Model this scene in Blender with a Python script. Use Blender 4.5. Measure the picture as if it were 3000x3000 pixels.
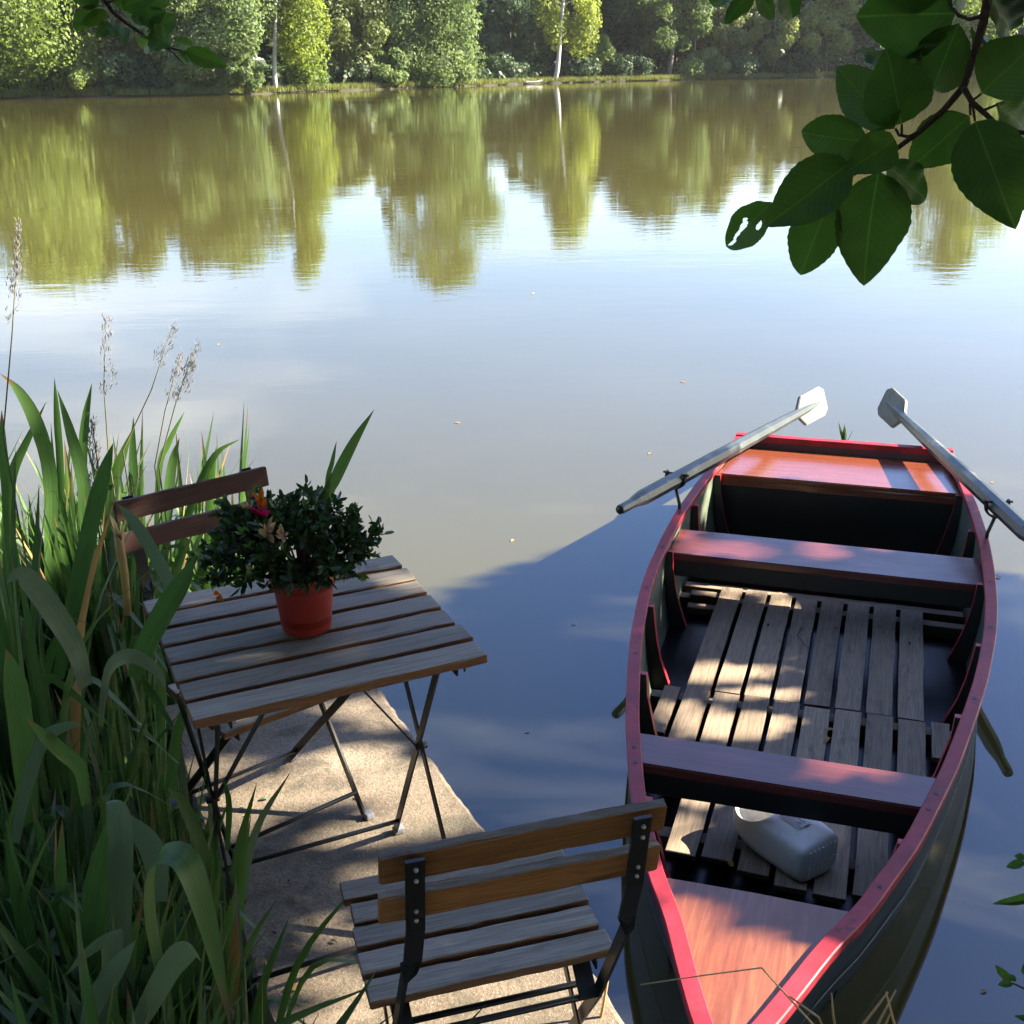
import bpy, bmesh, math, random
import numpy as np
from mathutils import Vector, Matrix, Quaternion

sc = bpy.context.scene
for o in list(bpy.data.objects):
    bpy.data.objects.remove(o)
C = sc.collection
rad = math.radians

# ------------------------------------------------------------------ camera, sky, sun, exposure
F, PITCH, ROLL, CY, HW = 3439.6, 0.3820, 0.0149, 1569.7, 2.1124     # calibrated on the 3000 px photograph
SUN = Vector((1.62, 0.23, 1.0)).normalized()
cam_d = bpy.data.cameras.new('camera')
cam = bpy.data.objects.new('camera', cam_d)
C.objects.link(cam)
sc.camera = cam
cam_d.sensor_width = 36.0
cam_d.lens = 36.0 * F / 3000.0
cam_d.shift_y = (CY - 1500.0) / 3000.0
cam_d.clip_start = 0.05
cam_d.clip_end = 3000.0
cp, sp, cr, sr = math.cos(PITCH), math.sin(PITCH), math.cos(ROLL), math.sin(ROLL)
fw, up0, rt0 = Vector((0, cp, -sp)), Vector((0, sp, cp)), Vector((1, 0, 0))
rt = cr * rt0 - sr * up0
upv = sr * rt0 + cr * up0
M = Matrix(((rt.x, upv.x, -fw.x, 0), (rt.y, upv.y, -fw.y, 0), (rt.z, upv.z, -fw.z, HW), (0, 0, 0, 1)))
cam.matrix_world = M

world = bpy.data.worlds.new('World')
sc.world = world
world.use_nodes = True
wt = world.node_tree
sky = wt.nodes.new('ShaderNodeTexSky')
sky.sky_type = 'NISHITA'
sky.sun_disc = False
sky.sun_elevation = math.asin(SUN.z)
sky.sun_rotation = math.atan2(SUN.x, SUN.y)
sky.air_density = 1.0
sky.dust_density = 0.7
sky.ozone_density = 2.2
bg = wt.nodes['Background']
bg.inputs[1].default_value = 0.057
# thin streaks of high cloud
tc = wt.nodes.new('ShaderNodeTexCoord')
mp = wt.nodes.new('ShaderNodeMapping'); mp.inputs['Scale'].default_value = (1.2, 1.6, 7.0); mp.inputs['Rotation'].default_value = (0, 0, 0.5); mp.inputs['Location'].default_value = (18.6, 10.2, 5.4)
cn = wt.nodes.new('ShaderNodeTexNoise'); cn.inputs['Scale'].default_value = 2.2; cn.inputs['Detail'].default_value = 7; cn.inputs['Distortion'].default_value = 0.6
crp = wt.nodes.new('ShaderNodeValToRGB')
crp.color_ramp.elements[0].position = 0.50; crp.color_ramp.elements[0].color = (0, 0, 0, 1)
crp.color_ramp.elements[1].position = 0.80; crp.color_ramp.elements[1].color = (0.55, 0.55, 0.55, 1)
mx = wt.nodes.new('ShaderNodeMix'); mx.data_type = 'RGBA'
wt.links.new(tc.outputs['Generated'], mp.inputs[0]); wt.links.new(mp.outputs[0], cn.inputs['Vector'])
wt.links.new(cn.outputs['Fac'], crp.inputs[0]); wt.links.new(crp.outputs[0], mx.inputs[0])
hsv = wt.nodes.new('ShaderNodeHueSaturation'); hsv.inputs['Saturation'].default_value = 1.2; hsv.inputs['Hue'].default_value = 0.516
wt.links.new(sky.outputs[0], hsv.inputs['Color']); wt.links.new(hsv.outputs[0], mx.inputs[6]); mx.inputs[7].default_value = (6.3, 6.5, 7.0, 1)
wt.links.new(mx.outputs[2], bg.inputs[0])

sun_d = bpy.data.lights.new('sun', 'SUN')
sun_d.energy = 5.0
sun_d.angle = rad(0.53)
sun_d.color = (1.0, 0.88, 0.70)
sun = bpy.data.objects.new('sun', sun_d)
C.objects.link(sun)
sun.rotation_euler = SUN.to_track_quat('Z', 'Y').to_euler()
sun.location = SUN * 40

sc.render.engine = 'CYCLES'
sc.view_settings.view_transform = 'Standard'
sc.view_settings.look = 'None'
sc.view_settings.gamma = 1.0
sc.view_settings.use_curve_mapping = False
sc.view_settings.exposure = 2.84
sc.cycles.max_bounces = 6
sc.cycles.diffuse_bounces = 3
sc.cycles.glossy_bounces = 4
sc.cycles.transmission_bounces = 4
sc.cycles.transparent_max_bounces = 4
sc.cycles.caustics_reflective = False
sc.cycles.caustics_refractive = False

# ------------------------------------------------------------------ helpers
def ray(px, py):
    X, Y = px - 1500.0, CY - py
    return (rt * X + upv * Y) / F + fw

def at_z(px, py, z):                       # point of the photo's line of sight at height z
    r = ray(px, py)
    return Vector((0, 0, HW)) + r * ((z - HW) / r.z)

def at_y(px, py, y):                       # ... at depth y
    r = ray(px, py)
    return Vector((0, 0, HW)) + r * (y / r.y)

def tag(o, label=None, cat=None, group=None, kind=None):
    if label: o['label'] = label
    if cat: o['category'] = cat
    if group: o['group'] = group
    if kind: o['kind'] = kind
    return o

def link(name, data, parent=None):
    o = bpy.data.objects.new(name, data)
    C.objects.link(o)
    if parent: o.parent = parent
    return o

def thing(name, label, cat, loc=(0, 0, 0), rz=0.0, group=None):
    o = link(name, None)
    o.empty_display_size = 0.1
    o.location = loc
    o.rotation_euler = (0, 0, rz)
    return tag(o, label, cat, group)

def mesh(name, V, Fc, mat=None, smooth=False):
    me = bpy.data.meshes.new(name)
    me.from_pydata([tuple(v) for v in V], [], Fc)
    if mat: me.materials.append(mat)
    if smooth:
        me.polygons.foreach_set('use_smooth', [True] * len(me.polygons))
    me.update()
    return me

def np_mesh(name, V, Q, mat, smooth=False):
    me = bpy.data.meshes.new(name)
    n, m, k = len(V), len(Q), Q.shape[1]
    me.vertices.add(n); me.vertices.foreach_set('co', np.asarray(V, np.float32).ravel())
    me.loops.add(m * k); me.loops.foreach_set('vertex_index', np.asarray(Q, np.int32).ravel())
    me.polygons.add(m)
    me.polygons.foreach_set('loop_start', np.arange(0, m * k, k, dtype=np.int32))
    me.polygons.foreach_set('loop_total', np.full(m, k, np.int32))
    if smooth: me.polygons.foreach_set('use_smooth', np.ones(m, bool))
    me.materials.append(mat)
    me.update(calc_edges=True)
    return me

def from_bm(name, bm, mat, smooth=False):
    me = bpy.data.meshes.new(name)
    bm.to_mesh(me); bm.free()
    if mat: me.materials.append(mat)
    if smooth: me.polygons.foreach_set('use_smooth', [True] * len(me.polygons))
    return me

def board_mesh(name, L, W, T, mat, bev=0.003, cuts=7, wob=0.0009, seed=0):
    """worn board, length along X, centred; edges bevelled and slightly uneven"""
    r = random.Random(seed)
    bm = bmesh.new()
    bmesh.ops.create_cube(bm, size=1.0)
    bmesh.ops.scale(bm, vec=(L, W, T), verts=bm.verts)
    ed = [e for e in bm.edges if abs((e.verts[0].co - e.verts[1].co).x) > L * .5]
    bmesh.ops.subdivide_edges(bm, edges=ed, cuts=cuts, use_grid_fill=True)
    bm.edges.ensure_lookup_table()
    sharp = [e for e in bm.edges if len(e.link_faces) == 2 and e.link_faces[0].normal.dot(e.link_faces[1].normal) < .5]
    bmesh.ops.bevel(bm, geom=sharp, offset=bev, segments=2, affect='EDGES', profile=.6)
    for v in bm.verts:
        v.co += Vector((r.gauss(0, wob * .6), r.gauss(0, wob), r.gauss(0, wob * .5)))
    return from_bm(name, bm, mat)

def tube_mesh(name, pts, radii, mat, sides=8, smooth=True, caps=True):
    pts = [Vector(p) for p in pts]
    if not hasattr(radii, '__len__'): radii = [radii] * len(pts)
    V, Fc = [], []
    prev = None
    for i, p in enumerate(pts):
        d = (pts[min(i + 1, len(pts) - 1)] - pts[max(i - 1, 0)]).normalized()
        if prev is None:
            a = d.orthogonal().normalized()
        else:
            a = (prev - d * prev.dot(d)).normalized()
        prev = a
        b = d.cross(a)
        for k in range(sides):
            t = 2 * math.pi * k / sides
            V.append(p + (a * math.cos(t) + b * math.sin(t)) * radii[i])
    for i in range(len(pts) - 1):
        for k in range(sides):
            k2 = (k + 1) % sides
            Fc.append((i * sides + k, i * sides + k2, (i + 1) * sides + k2, (i + 1) * sides + k))
    if caps:
        Fc.append(tuple(range(sides))[::-1])
        Fc.append(tuple((len(pts) - 1) * sides + k for k in range(sides)))
    return mesh(name, V, Fc, mat, smooth)

def bar_mesh(name, pts, widths, mat, bev=0.0012):
    """flat iron bar through pts; widths = list of (side vector, half width, half thickness normal vector)"""
    V, Fc = [], []
    for p, (sd, hw, nd, ht) in zip(pts, widths):
        p, sd, nd = Vector(p), Vector(sd).normalized(), Vector(nd).normalized()
        V += [p + sd * hw + nd * ht, p - sd * hw + nd * ht, p - sd * hw - nd * ht, p + sd * hw - nd * ht]
    n = len(pts)
    for i in range(n - 1):
        for k in range(4):
            k2 = (k + 1) % 4
            Fc.append((i * 4 + k, i * 4 + k2, i * 4 + 4 + k2, i * 4 + 4 + k))
    Fc.append((3, 2, 1, 0)); Fc.append(tuple((n - 1) * 4 + k for k in range(4)))
    me = mesh(name, V, Fc, mat)
    bm = bmesh.new(); bm.from_mesh(me)
    bmesh.ops.recalc_face_normals(bm, faces=bm.faces)
    bm.to_mesh(me); bm.free()
    return me

def flat_bar(name, a, b, side, w, t, mat):
    a, b, side = Vector(a), Vector(b), Vector(side)
    d = (b - a).normalized()
    side = (side - d * side.dot(d)).normalized()
    nd = d.cross(side)
    return bar_mesh(name, [a, b], [(side, w / 2, nd, t / 2)] * 2, mat)

def copy_tree(o, parent=None):
    c = o.copy(); C.objects.link(c); c.parent = parent
    for ch in [q for q in bpy.data.objects if q.parent == o]:
        copy_tree(ch, c)
    return c

# ------------------------------------------------------------------ materials
class NT:
    def __init__(s, name):
        s.m = bpy.data.materials.new(name); s.m.use_nodes = True
        s.t = s.m.node_tree; s.p = s.t.nodes['Principled BSDF']; s.out = s.t.nodes['Material Output']
    def n(s, typ, **kw):
        nd = s.t.nodes.new('ShaderNode' + typ)
        for k, v in kw.items():
            if k in nd.inputs: nd.inputs[k].default_value = v
            else: setattr(nd, k, v)
        return nd
    def l(s, a, b): s.t.links.new(a, b)
    def coords(s, scale=(1, 1, 1), kind='Object', rnd=True):
        tc = s.n('TexCoord'); mp = s.n('Mapping'); mp.inputs['Scale'].default_value = scale
        s.l(tc.outputs[kind], mp.inputs[0])
        if rnd:
            oi = s.n('ObjectInfo'); mu = s.n('Math', operation='MULTIPLY'); mu.inputs[1].default_value = 37.0
            s.l(oi.outputs['Random'], mu.inputs[0])
            cb = s.n('CombineXYZ')
            for i in range(3): s.l(mu.outputs[0], cb.inputs[i])
            s.l(cb.outputs[0], mp.inputs['Location'])
        return mp.outputs[0]
    def noise(s, vec, scale, detail=4, rough=.55, dist=0.0):
        nd = s.n('TexNoise'); nd.inputs['Scale'].default_value = scale; nd.inputs['Detail'].default_value = detail
        nd.inputs['Roughness'].default_value = rough; nd.inputs['Distortion'].default_value = dist
        if vec is not None: s.l(vec, nd.inputs['Vector'])
        return nd.outputs['Fac']
    def ramp(s, fac, stops):
        r = s.n('ValToRGB'); e = r.color_ramp.elements
        while len(e) < len(stops): e.new(0.5)
        for k, (p, c) in zip(e, stops):
            k.position = p; k.color = (*c, 1) if len(c) == 3 else c
        s.l(fac, r.inputs[0])
        return r.outputs[0]
    def mix(s, fac, a, b, blend='MIX'):
        m = s.n('Mix', data_type='RGBA', blend_type=blend)
        if isinstance(fac, float): m.inputs[0].default_value = fac
        else: s.l(fac, m.inputs[0])
        for i, v in ((6, a), (7, b)):
            if isinstance(v, tuple): m.inputs[i].default_value = (*v, 1)
            else: s.l(v, m.inputs[i])
        return m.outputs[2]
    def math(s, op, a, b=None):
        m = s.n('Math', operation=op)
        for i, v in ((0, a), (1, b)):
            if v is None: continue
            if isinstance(v, (int, float)): m.inputs[i].default_value = v
            else: s.l(v, m.inputs[i])
        return m.outputs[0]
    def bump(s, h, strength=.3, dist=.01):
        b = s.n('Bump'); b.inputs['Strength'].default_value = strength; b.inputs['Distance'].default_value = dist
        s.l(h, b.inputs['Height']); s.l(b.outputs[0], s.p.inputs['Normal'])
        return b
    def col(s, c):
        if isinstance(c, tuple): s.p.inputs['Base Color'].default_value = (*c, 1)
        else: s.l(c, s.p.inputs['Base Color'])
    def set(s, **kw):
        for k, v in kw.items(): s.p.inputs[k.replace('_', ' ')].default_value = v

def top_mask(t):
    g = t.n('NewGeometry'); sx = t.n('SeparateXYZ'); t.l(g.outputs['Normal'], sx.inputs[0])
    return sx.outputs[2]

def wood_weathered(name, grey1, grey2, side1, side2, stain=(.05, .04, .03), stain_amt=.6):
    t = NT(name)
    v = t.coords((1.2, 26, 26)); v2 = t.coords((5, 16, 16)); v3 = t.coords((1, 1, 1))
    g1 = t.noise(v, 3.0, 8, .7, .5); g2 = t.noise(v, 11.0, 4, .6); blot = t.noise(v2, 1.1, 5, .6, .8)
    grain = t.mix(.45, t.ramp(g1, [(.3, (0, 0, 0)), (.7, (1, 1, 1))]), t.ramp(g2, [(.35, (0, 0, 0)), (.65, (1, 1, 1))]))
    gf = t.n('RGBToBW'); t.l(grain, gf.inputs[0])
    top = t.mix(gf.outputs[0], grey1, grey2)
    side = t.mix(gf.outputs[0], side1, side2)
    z = top_mask(t)
    wv = t.math('ADD', z, t.math('MULTIPLY', t.math('SUBTRACT', t.noise(v3, 14, 5, .6), .5), .9))
    m = t.ramp(wv, [(.42, (0, 0, 0)), (.72, (1, 1, 1))])
    c = t.mix(m, side, top)
    st = t.ramp(blot, [(.56, (0, 0, 0)), (.74, (stain_amt,) * 3)])
    c = t.mix(st, c, stain)
    oi = t.n('ObjectInfo'); hv = t.n('HueSaturation'); t.l(c, hv.inputs['Color'])
    t.l(t.math('ADD', t.math('MULTIPLY', oi.outputs['Random'], .4), .8), hv.inputs['Value'])
    t.col(hv.outputs[0])
    t.set(Roughness=.78, **{'Specular_IOR_Level': .25})
    t.bump(gf.outputs[0], .5, .0015)
    return t.m

M_SLAT = wood_weathered('weathered_slat', (.12, .103, .08), (.31, .275, .215), (.10, .045, .022), (.22, .11, .055))
M_BACK = wood_weathered('orange_brown_slat', (.11, .09, .065), (.23, .19, .14), (.15, .06, .02), (.32, .145, .052), (.03, .018, .01), .75)  # orange-brown side faces, grey-brown tops
M_FARB = wood_weathered('dark_slat', (.07, .055, .05), (.12, .095, .085), (.045, .022, .018), (.10, .05, .04), (.02, .013, .012), .8)
M_PLANK = wood_weathered('floor_plank', (.13, .10, .07), (.31, .245, .175), (.05, .03, .018), (.10, .065, .04), (.035, .028, .024), .6)

def varnish(name, c1, c2, c3, rough=.32, coat=.75):
    t = NT(name)
    v = t.coords((1.5, 34, 34)); vb = t.coords((1.5, 4, 4))
    g = t.noise(v, 2.2, 7, .62, .7); b = t.noise(vb, 2.0, 4, .6)
    c = t.ramp(g, [(.28, c1), (.52, c2), (.75, c3)])
    c = t.mix(t.ramp(b, [(.42, (0, 0, 0)), (.7, (.45,) * 3)]), c, c1)
    t.col(c); t.set(Roughness=rough, Coat_Weight=coat, Coat_Roughness=.18)
    rr = t.ramp(b, [(.3, (rough * .8,) * 3), (.7, (rough * 1.35,) * 3)]); t.l(rr, t.p.inputs['Roughness'])
    t.bump(g, .25, .0012)
    return t.m
M_VARN = varnish('varnished_seat', (.055, .012, .010), (.11, .025, .020), (.18, .046, .035), .36, .42)
M_DECK = varnish('varnished_deck', (.11, .028, .012), (.17, .05, .02), (.25, .09, .034), .4, .3)
M_STERN = varnish('varnished_stern', (.11, .026, .013), (.165, .044, .019), (.22, .068, .027), .24)

def paint(name, c, rough=.4, chips=None, chip_amt=.5, noise_amt=.25, bump=.12, spec=.5):
    t = NT(name)
    v = t.coords((1, 1, 1)); a = t.noise(v, 6, 6, .65); d = t.noise(v, 45, 5, .65)
    lo = tuple(x * (1 - noise_amt) for x in c); hi = tuple(min(1, x * (1 + noise_amt)) for x in c)
    k = t.mix(t.ramp(a, [(.3, (0, 0, 0)), (.7, (1, 1, 1))]), lo, hi)
    if chips:
        k = t.mix(t.ramp(t.math('MULTIPLY', t.math('ADD', a, d), .5), [(.56, (0, 0, 0)), (.62, (chip_amt,) * 3)]), k, chips)
    t.col(k); t.set(Roughness=rough, **{'Specular_IOR_Level': spec})
    t.bump(d, bump, .002)
    return t.m
M_RED = paint('red_gunwale_paint', (.25, .016, .028), .5, (.09, .014, .02), .9, .45, .2, .35)
M_REDRIB = paint('red_rib_paint', (.42, .025, .035), .4, (.10, .02, .02), .5)
M_RIBSIDE = paint('dark_rib_paint', (.016, .018, .016), .5)
M_HULL_OUT = paint('dark_green_hull', (.008, .017, .012), .42, (.025, .035, .025), .6, .4, .12, .3)
M_HULL_IN = paint('grey_green_hull_inside', (.085, .105, .075), .5, (.20, .21, .17), .6, .45)
M_BILGE = paint('wet_bilge', (.006, .006, .007), .25, spec=.25)
M_RUBLINE = paint('pale_rubbing_line', (.34, .34, .32), .5, (.06, .06, .05), .8)
M_IRON = paint('black_iron', (.010, .009, .009), .42, (.055, .03, .02), .6)
M_CAP = paint('grey_foot_cap', (.16, .17, .19), .5)
M_SCREW = paint('steel_screw', (.35, .34, .32), .35)
M_POT = paint('red_plastic_pot', (.22, .016, .010), .45, (.20, .035, .02), .6, .25)
M_SOIL = paint('potting_soil', (.03, .02, .014), .9)
M_OAR = paint('oar_dark_paint', (.030, .040, .043), .38, (.15, .15, .125), .85, .45)
M_BLADE = paint('oar_blade_paint', (.105, .11, .098), .55, (.035, .035, .03), .85, .4)
M_JUG = paint('white_plastic', (.90, .90, .88), .38, (.62, .60, .55), .4, .04, .05)
M_DIRT = paint('dirt_smudge', (.10, .10, .11), .7, (.6, .6, .6), .9)

def leaf_mat(name, c1, c2, trans=.35, rough=.5, scale=3.0, veins=False, spec=.35, tip=None):
    t = NT(name)
    v = t.coords((1, 1, 1), 'Object', True)
    g = t.noise(v, scale, 3, .5)
    oi = t.n('ObjectInfo')
    f = t.math('ADD', t.math('MULTIPLY', g, .6), t.math('MULTIPLY', oi.outputs['Random'], .4))
    c = t.ramp(f, [(.25, c1), (.75, c2)])
    if veins:
        tc = t.n('TexCoord'); sx = t.n('SeparateXYZ'); t.l(tc.outputs['Object'], sx.inputs[0])
        ax = t.math('ABSOLUTE', sx.outputs[0])
        w = t.math('SUBTRACT', t.math('MULTIPLY', sx.outputs[1], 13.0), t.math('MULTIPLY', ax, 9.0))
        s = t.math('ABSOLUTE', t.math('SUBTRACT', t.math('FRACT', w), .5))
        vn = t.math('GREATER_THAN', s, .455)
        mid = t.math('LESS_THAN', ax, .012)
        vm = t.math('MAXIMUM', t.math('MULTIPLY', vn, .09), t.math('MULTIPLY', mid, .35))
        c = t.mix(vm, c, tuple(min(1, x * 1.9 + .01) for x in c2))
        t.bump(s, .14, .008)
    t.col(c); t.set(Roughness=rough, **{'Specular_IOR_Level': spec})
    tr = t.n('BsdfTranslucent')
    hs = t.n('HueSaturation'); hs.inputs['Hue'].default_value = .485; hs.inputs['Saturation'].default_value = 1.1; hs.inputs['Value'].default_value = 1.5
    t.l(c, hs.inputs['Color']); t.l(hs.outputs[0], tr.inputs['Color'])
    ms = t.n('MixShader'); ms.inputs[0].default_value = trans
    t.l(t.p.outputs[0], ms.inputs[1]); t.l(tr.outputs[0], ms.inputs[2]); t.l(ms.outputs[0], t.out.inputs['Surface'])
    return t.m
def blade_mat(name, c1, c2, trans=.38, rough=.42, spec=.4):
    t = NT(name)
    ac = t.n('Attribute', attribute_name='across'); al = t.n('Attribute', attribute_name='along'); oi = t.n('ObjectInfo')
    cb = t.n('CombineXYZ'); t.l(t.math('MULTIPLY', ac.outputs['Fac'], 5.0), cb.inputs[0]); t.l(t.math('MULTIPLY', al.outputs['Fac'], .8), cb.inputs[1]); t.l(t.math('MULTIPLY', oi.outputs['Random'], 50.0), cb.inputs[2])
    v = t.noise(cb.outputs[0], 3.0, 3, .6)
    cb2 = t.n('CombineXYZ'); t.l(ac.outputs['Fac'], cb2.inputs[0]); t.l(t.math('MULTIPLY', al.outputs['Fac'], 9.0), cb2.inputs[1]); t.l(t.math('MULTIPLY', oi.outputs['Random'], 30.0), cb2.inputs[2])
    b = t.noise(cb2.outputs[0], 1.2, 4, .65)
    f = t.math('ADD', t.math('MULTIPLY', v, .55), t.math('ADD', t.math('MULTIPLY', b, .25), t.math('MULTIPLY', oi.outputs['Random'], .3)))
    c = t.ramp(f, [(.32, c1), (.52, tuple((x + y) / 2 for x, y in zip(c1, c2))), (.75, c2)])
    tipm = t.ramp(t.math('ADD', al.outputs['Fac'], t.math('MULTIPLY', t.math('SUBTRACT', t.math('ADD', b, oi.outputs['Random']), 1.0), .18)), [(.95, (0, 0, 0)), (1.0, (.8,) * 3)])
    c = t.mix(tipm, c, (.17, .10, .045))
    sp_ = t.ramp(b, [(.66, (0, 0, 0)), (.74, (.6,) * 3)]); c = t.mix(sp_, c, (.15, .13, .04))
    t.col(c); t.set(Roughness=rough, **{'Specular_IOR_Level': spec})
    t.bump(v, .35, .002)
    tr = t.n('BsdfTranslucent'); hs = t.n('HueSaturation'); hs.inputs['Hue'].default_value = .485; hs.inputs['Saturation'].default_value = 1.1; hs.inputs['Value'].default_value = 1.6
    t.l(c, hs.inputs['Color']); t.l(hs.outputs[0], tr.inputs['Color'])
    ms = t.n('MixShader'); ms.inputs[0].default_value = trans
    t.l(t.p.outputs[0], ms.inputs[1]); t.l(tr.outputs[0], ms.inputs[2]); t.l(ms.outputs[0], t.out.inputs['Surface'])
    return t.m
M_BLADE1 = blade_mat('sword_leaf', (.022, .060, .016), (.070, .145, .038))
M_BLADE2 = blade_mat('sword_leaf_pale', (.055, .092, .045), (.105, .155, .08), .32, .38, .5)
M_BEECH = leaf_mat('beech_leaf', (.030, .080, .014), (.060, .135, .024), .40, .5, 2.0, True, .25)
M_CANOPY = leaf_mat('canopy_leaf', (.03, .075, .012), (.055, .11, .02), .22, .5, .5)
M_IRIS = leaf_mat('iris_leaf', (.045, .10, .030), (.085, .155, .05), .38, .42, 2.5, False, .4)
M_IRIS2 = leaf_mat('iris_leaf_pale', (.06, .10, .05), (.10, .145, .08), .32, .38, 2.5, False, .5)
M_DRY = leaf_mat('dry_leaf', (.25, .15, .05), (.40, .28, .11), .3, .7, 4.0)
M_AZAL = leaf_mat('azalea_leaf', (.016, .042, .012), (.045, .09, .022), .2, .4, 25, False, .4)
M_AZAL2 = leaf_mat('azalea_shoot', (.06, .12, .03), (.09, .16, .04), .3, .4, 20)
M_PET1 = leaf_mat('petal_orange', (.45, .13, .02), (.55, .22, .04), .3, .5, 9)
M_PET2 = leaf_mat('petal_cream', (.34, .22, .10), (.42, .30, .15), .3, .6, 9)
M_PET3 = leaf_mat('petal_crimson', (.40, .03, .06), (.50, .05, .08), .3, .5, 9)
M_PANIC = leaf_mat('grass_panicle', (.14, .135, .13), (.24, .23, .22), .45, .7, 9)
M_STEM = leaf_mat('grass_stem', (.12, .13, .08), (.18, .18, .11), .2, .6, 9)
M_STRAW = leaf_mat('straw', (.42, .30, .13), (.55, .42, .22), .25, .6, 9)
M_GRASS = leaf_mat('bank_grass', (.05, .08, .02), (.15, .17, .04), .35, .6, .15)
M_F_BROAD = leaf_mat('foliage_broadleaf', (.075, .13, .028), (.15, .21, .05), .5, .6, .35)
M_F_WILLOW = leaf_mat('foliage_willow', (.075, .125, .04), (.15, .21, .08), .5, .6, .35)
M_F_BIRCH = leaf_mat('foliage_birch', (.12, .175, .03), (.21, .26, .055), .52, .6, .35)
M_F_OLIVE = leaf_mat('foliage_olive', (.07, .10, .026), (.13, .165, .05), .3, .6, .35)
M_F_DARK = leaf_mat('foliage_dark', (.022, .05, .02), (.055, .095, .036), .25, .6, .3)
M_F_LIGHT = leaf_mat('foliage_light', (.13, .18, .05), (.21, .26, .08), .5, .6, .35)

def bark(name, c1, c2, sc_=(3, 3, .6)):
    t = NT(name); v = t.coords(sc_); g = t.noise(v, 4, 6, .65)
    t.col(t.ramp(g, [(.35, c1), (.65, c2)])); t.set(Roughness=.85); t.bump(g, .6, .03)
    return t.m
M_BARK = bark('bark_grey', (.05, .042, .034), (.13, .115, .095))
M_BIRCHBARK = bark('bark_birch', (.20, .18, .16), (.62, .60, .57), (6, 6, 3.5))
M_TWIG = bark('twig_bark', (.035, .018, .012), (.075, .04, .028), (20, 20, 20))

def m_concrete():
    t = NT('old_concrete')
    v = t.coords((1, 1, 1), 'Object', False)
    a = t.noise(v, 3.0, 6, .6); b = t.noise(v, 110, 5, .75); c = t.noise(v, 170, 3, .7); d = t.noise(v, 9, 5, .65, .5)
    k = t.ramp(a, [(.3, (.115, .092, .068)), (.55, (.195, .158, .118)), (.75, (.28, .232, .175))])
    k = t.mix(t.ramp(b, [(.42, (.6,) * 3), (.52, (0, 0, 0))]), k, (.09, .07, .05))
    k = t.mix(t.ramp(c, [(.60, (0, 0, 0)), (.72, (.65,) * 3)]), k, (.46, .39, .30))
    k = t.mix(t.ramp(d, [(.50, (0, 0, 0)), (.66, (.75,) * 3)]), k, (.065, .062, .045))
    t.col(k); t.set(Roughness=.88, **{'Specular_IOR_Level': .25})
    h = t.math('ADD', t.math('MULTIPLY', b, .7), t.math('MULTIPLY', c, .5))
    t.bump(h, .7, .006)
    return t.m
M_CONC = m_concrete()

def m_soil(name, c1, c2, s=6):
    t = NT(name); v = t.coords((1, 1, 1), 'Object', False)
    a = t.noise(v, s, 8, .7); t.col(t.ramp(a, [(.3, c1), (.7, c2)])); t.set(Roughness=.95); t.bump(a, .8, .05)
    return t.m
M_SOILBANK = m_soil('bank_soil', (.025, .02, .013), (.07, .055, .035))
M_MEADOW = m_soil('far_bank_soil', (.010, .010, .005), (.032, .028, .013), .6)

def m_water():
    t = NT('pond_water')
    g = t.n('NewGeometry')
    def mapped(scale):
        m = t.n('Mapping'); m.inputs['Scale'].default_value = scale; t.l(g.outputs['Position'], m.inputs[0]); return m.outputs[0]
    v = mapped((1, 1, 1))
    murk = t.noise(v, .35, 4, .55)
    t.col(t.ramp(murk, [(.3, (.059, .054, .015)), (.7, (.072, .065, .020))]))
    t.set(Roughness=.012, IOR=1.92)
    # ripples: broad swell of the light breeze plus fine capillary ripples, laid across the view
    r1 = t.noise(mapped((1.1, 2.6, 1)), 1.6, 3, .5, .3)
    r2 = t.noise(mapped((1.0, 3.2, 1)), 5.5, 2, .5, .2)
    r3 = t.noise(mapped((.35, .8, 1)), .8, 3, .5)
    # calm lee near the bank, more breeze farther out
    sx = t.n('SeparateXYZ'); t.l(g.outputs['Position'], sx.inputs[0])
    mr = t.n('MapRange'); mr.inputs[1].default_value = 4.5; mr.inputs[2].default_value = 13.0; mr.inputs[3].default_value = .06; mr.inputs[4].default_value = 1.0
    t.l(sx.outputs[1], mr.inputs[0])
    patch = t.ramp(t.noise(mapped((.10, .22, 1)), 1.0, 3, .5), [(.32, (.25,) * 3), (.62, (1,) * 3)])
    h = t.math('ADD', t.math('MULTIPLY', r1, .0021), t.math('ADD', t.math('MULTIPLY', r2, .00050), t.math('MULTIPLY', r3, .0036)))
    h = t.math('MULTIPLY', t.math('MULTIPLY', h, mr.outputs[0]), patch)
    b = t.n('Bump'); b.inputs['Strength'].default_value = 1.0; b.inputs['Distance'].default_value = 1.0
    t.l(h, b.inputs['Height']); t.l(b.outputs[0], t.p.inputs['Normal'])
    return t.m
M_WATER = m_water()

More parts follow.
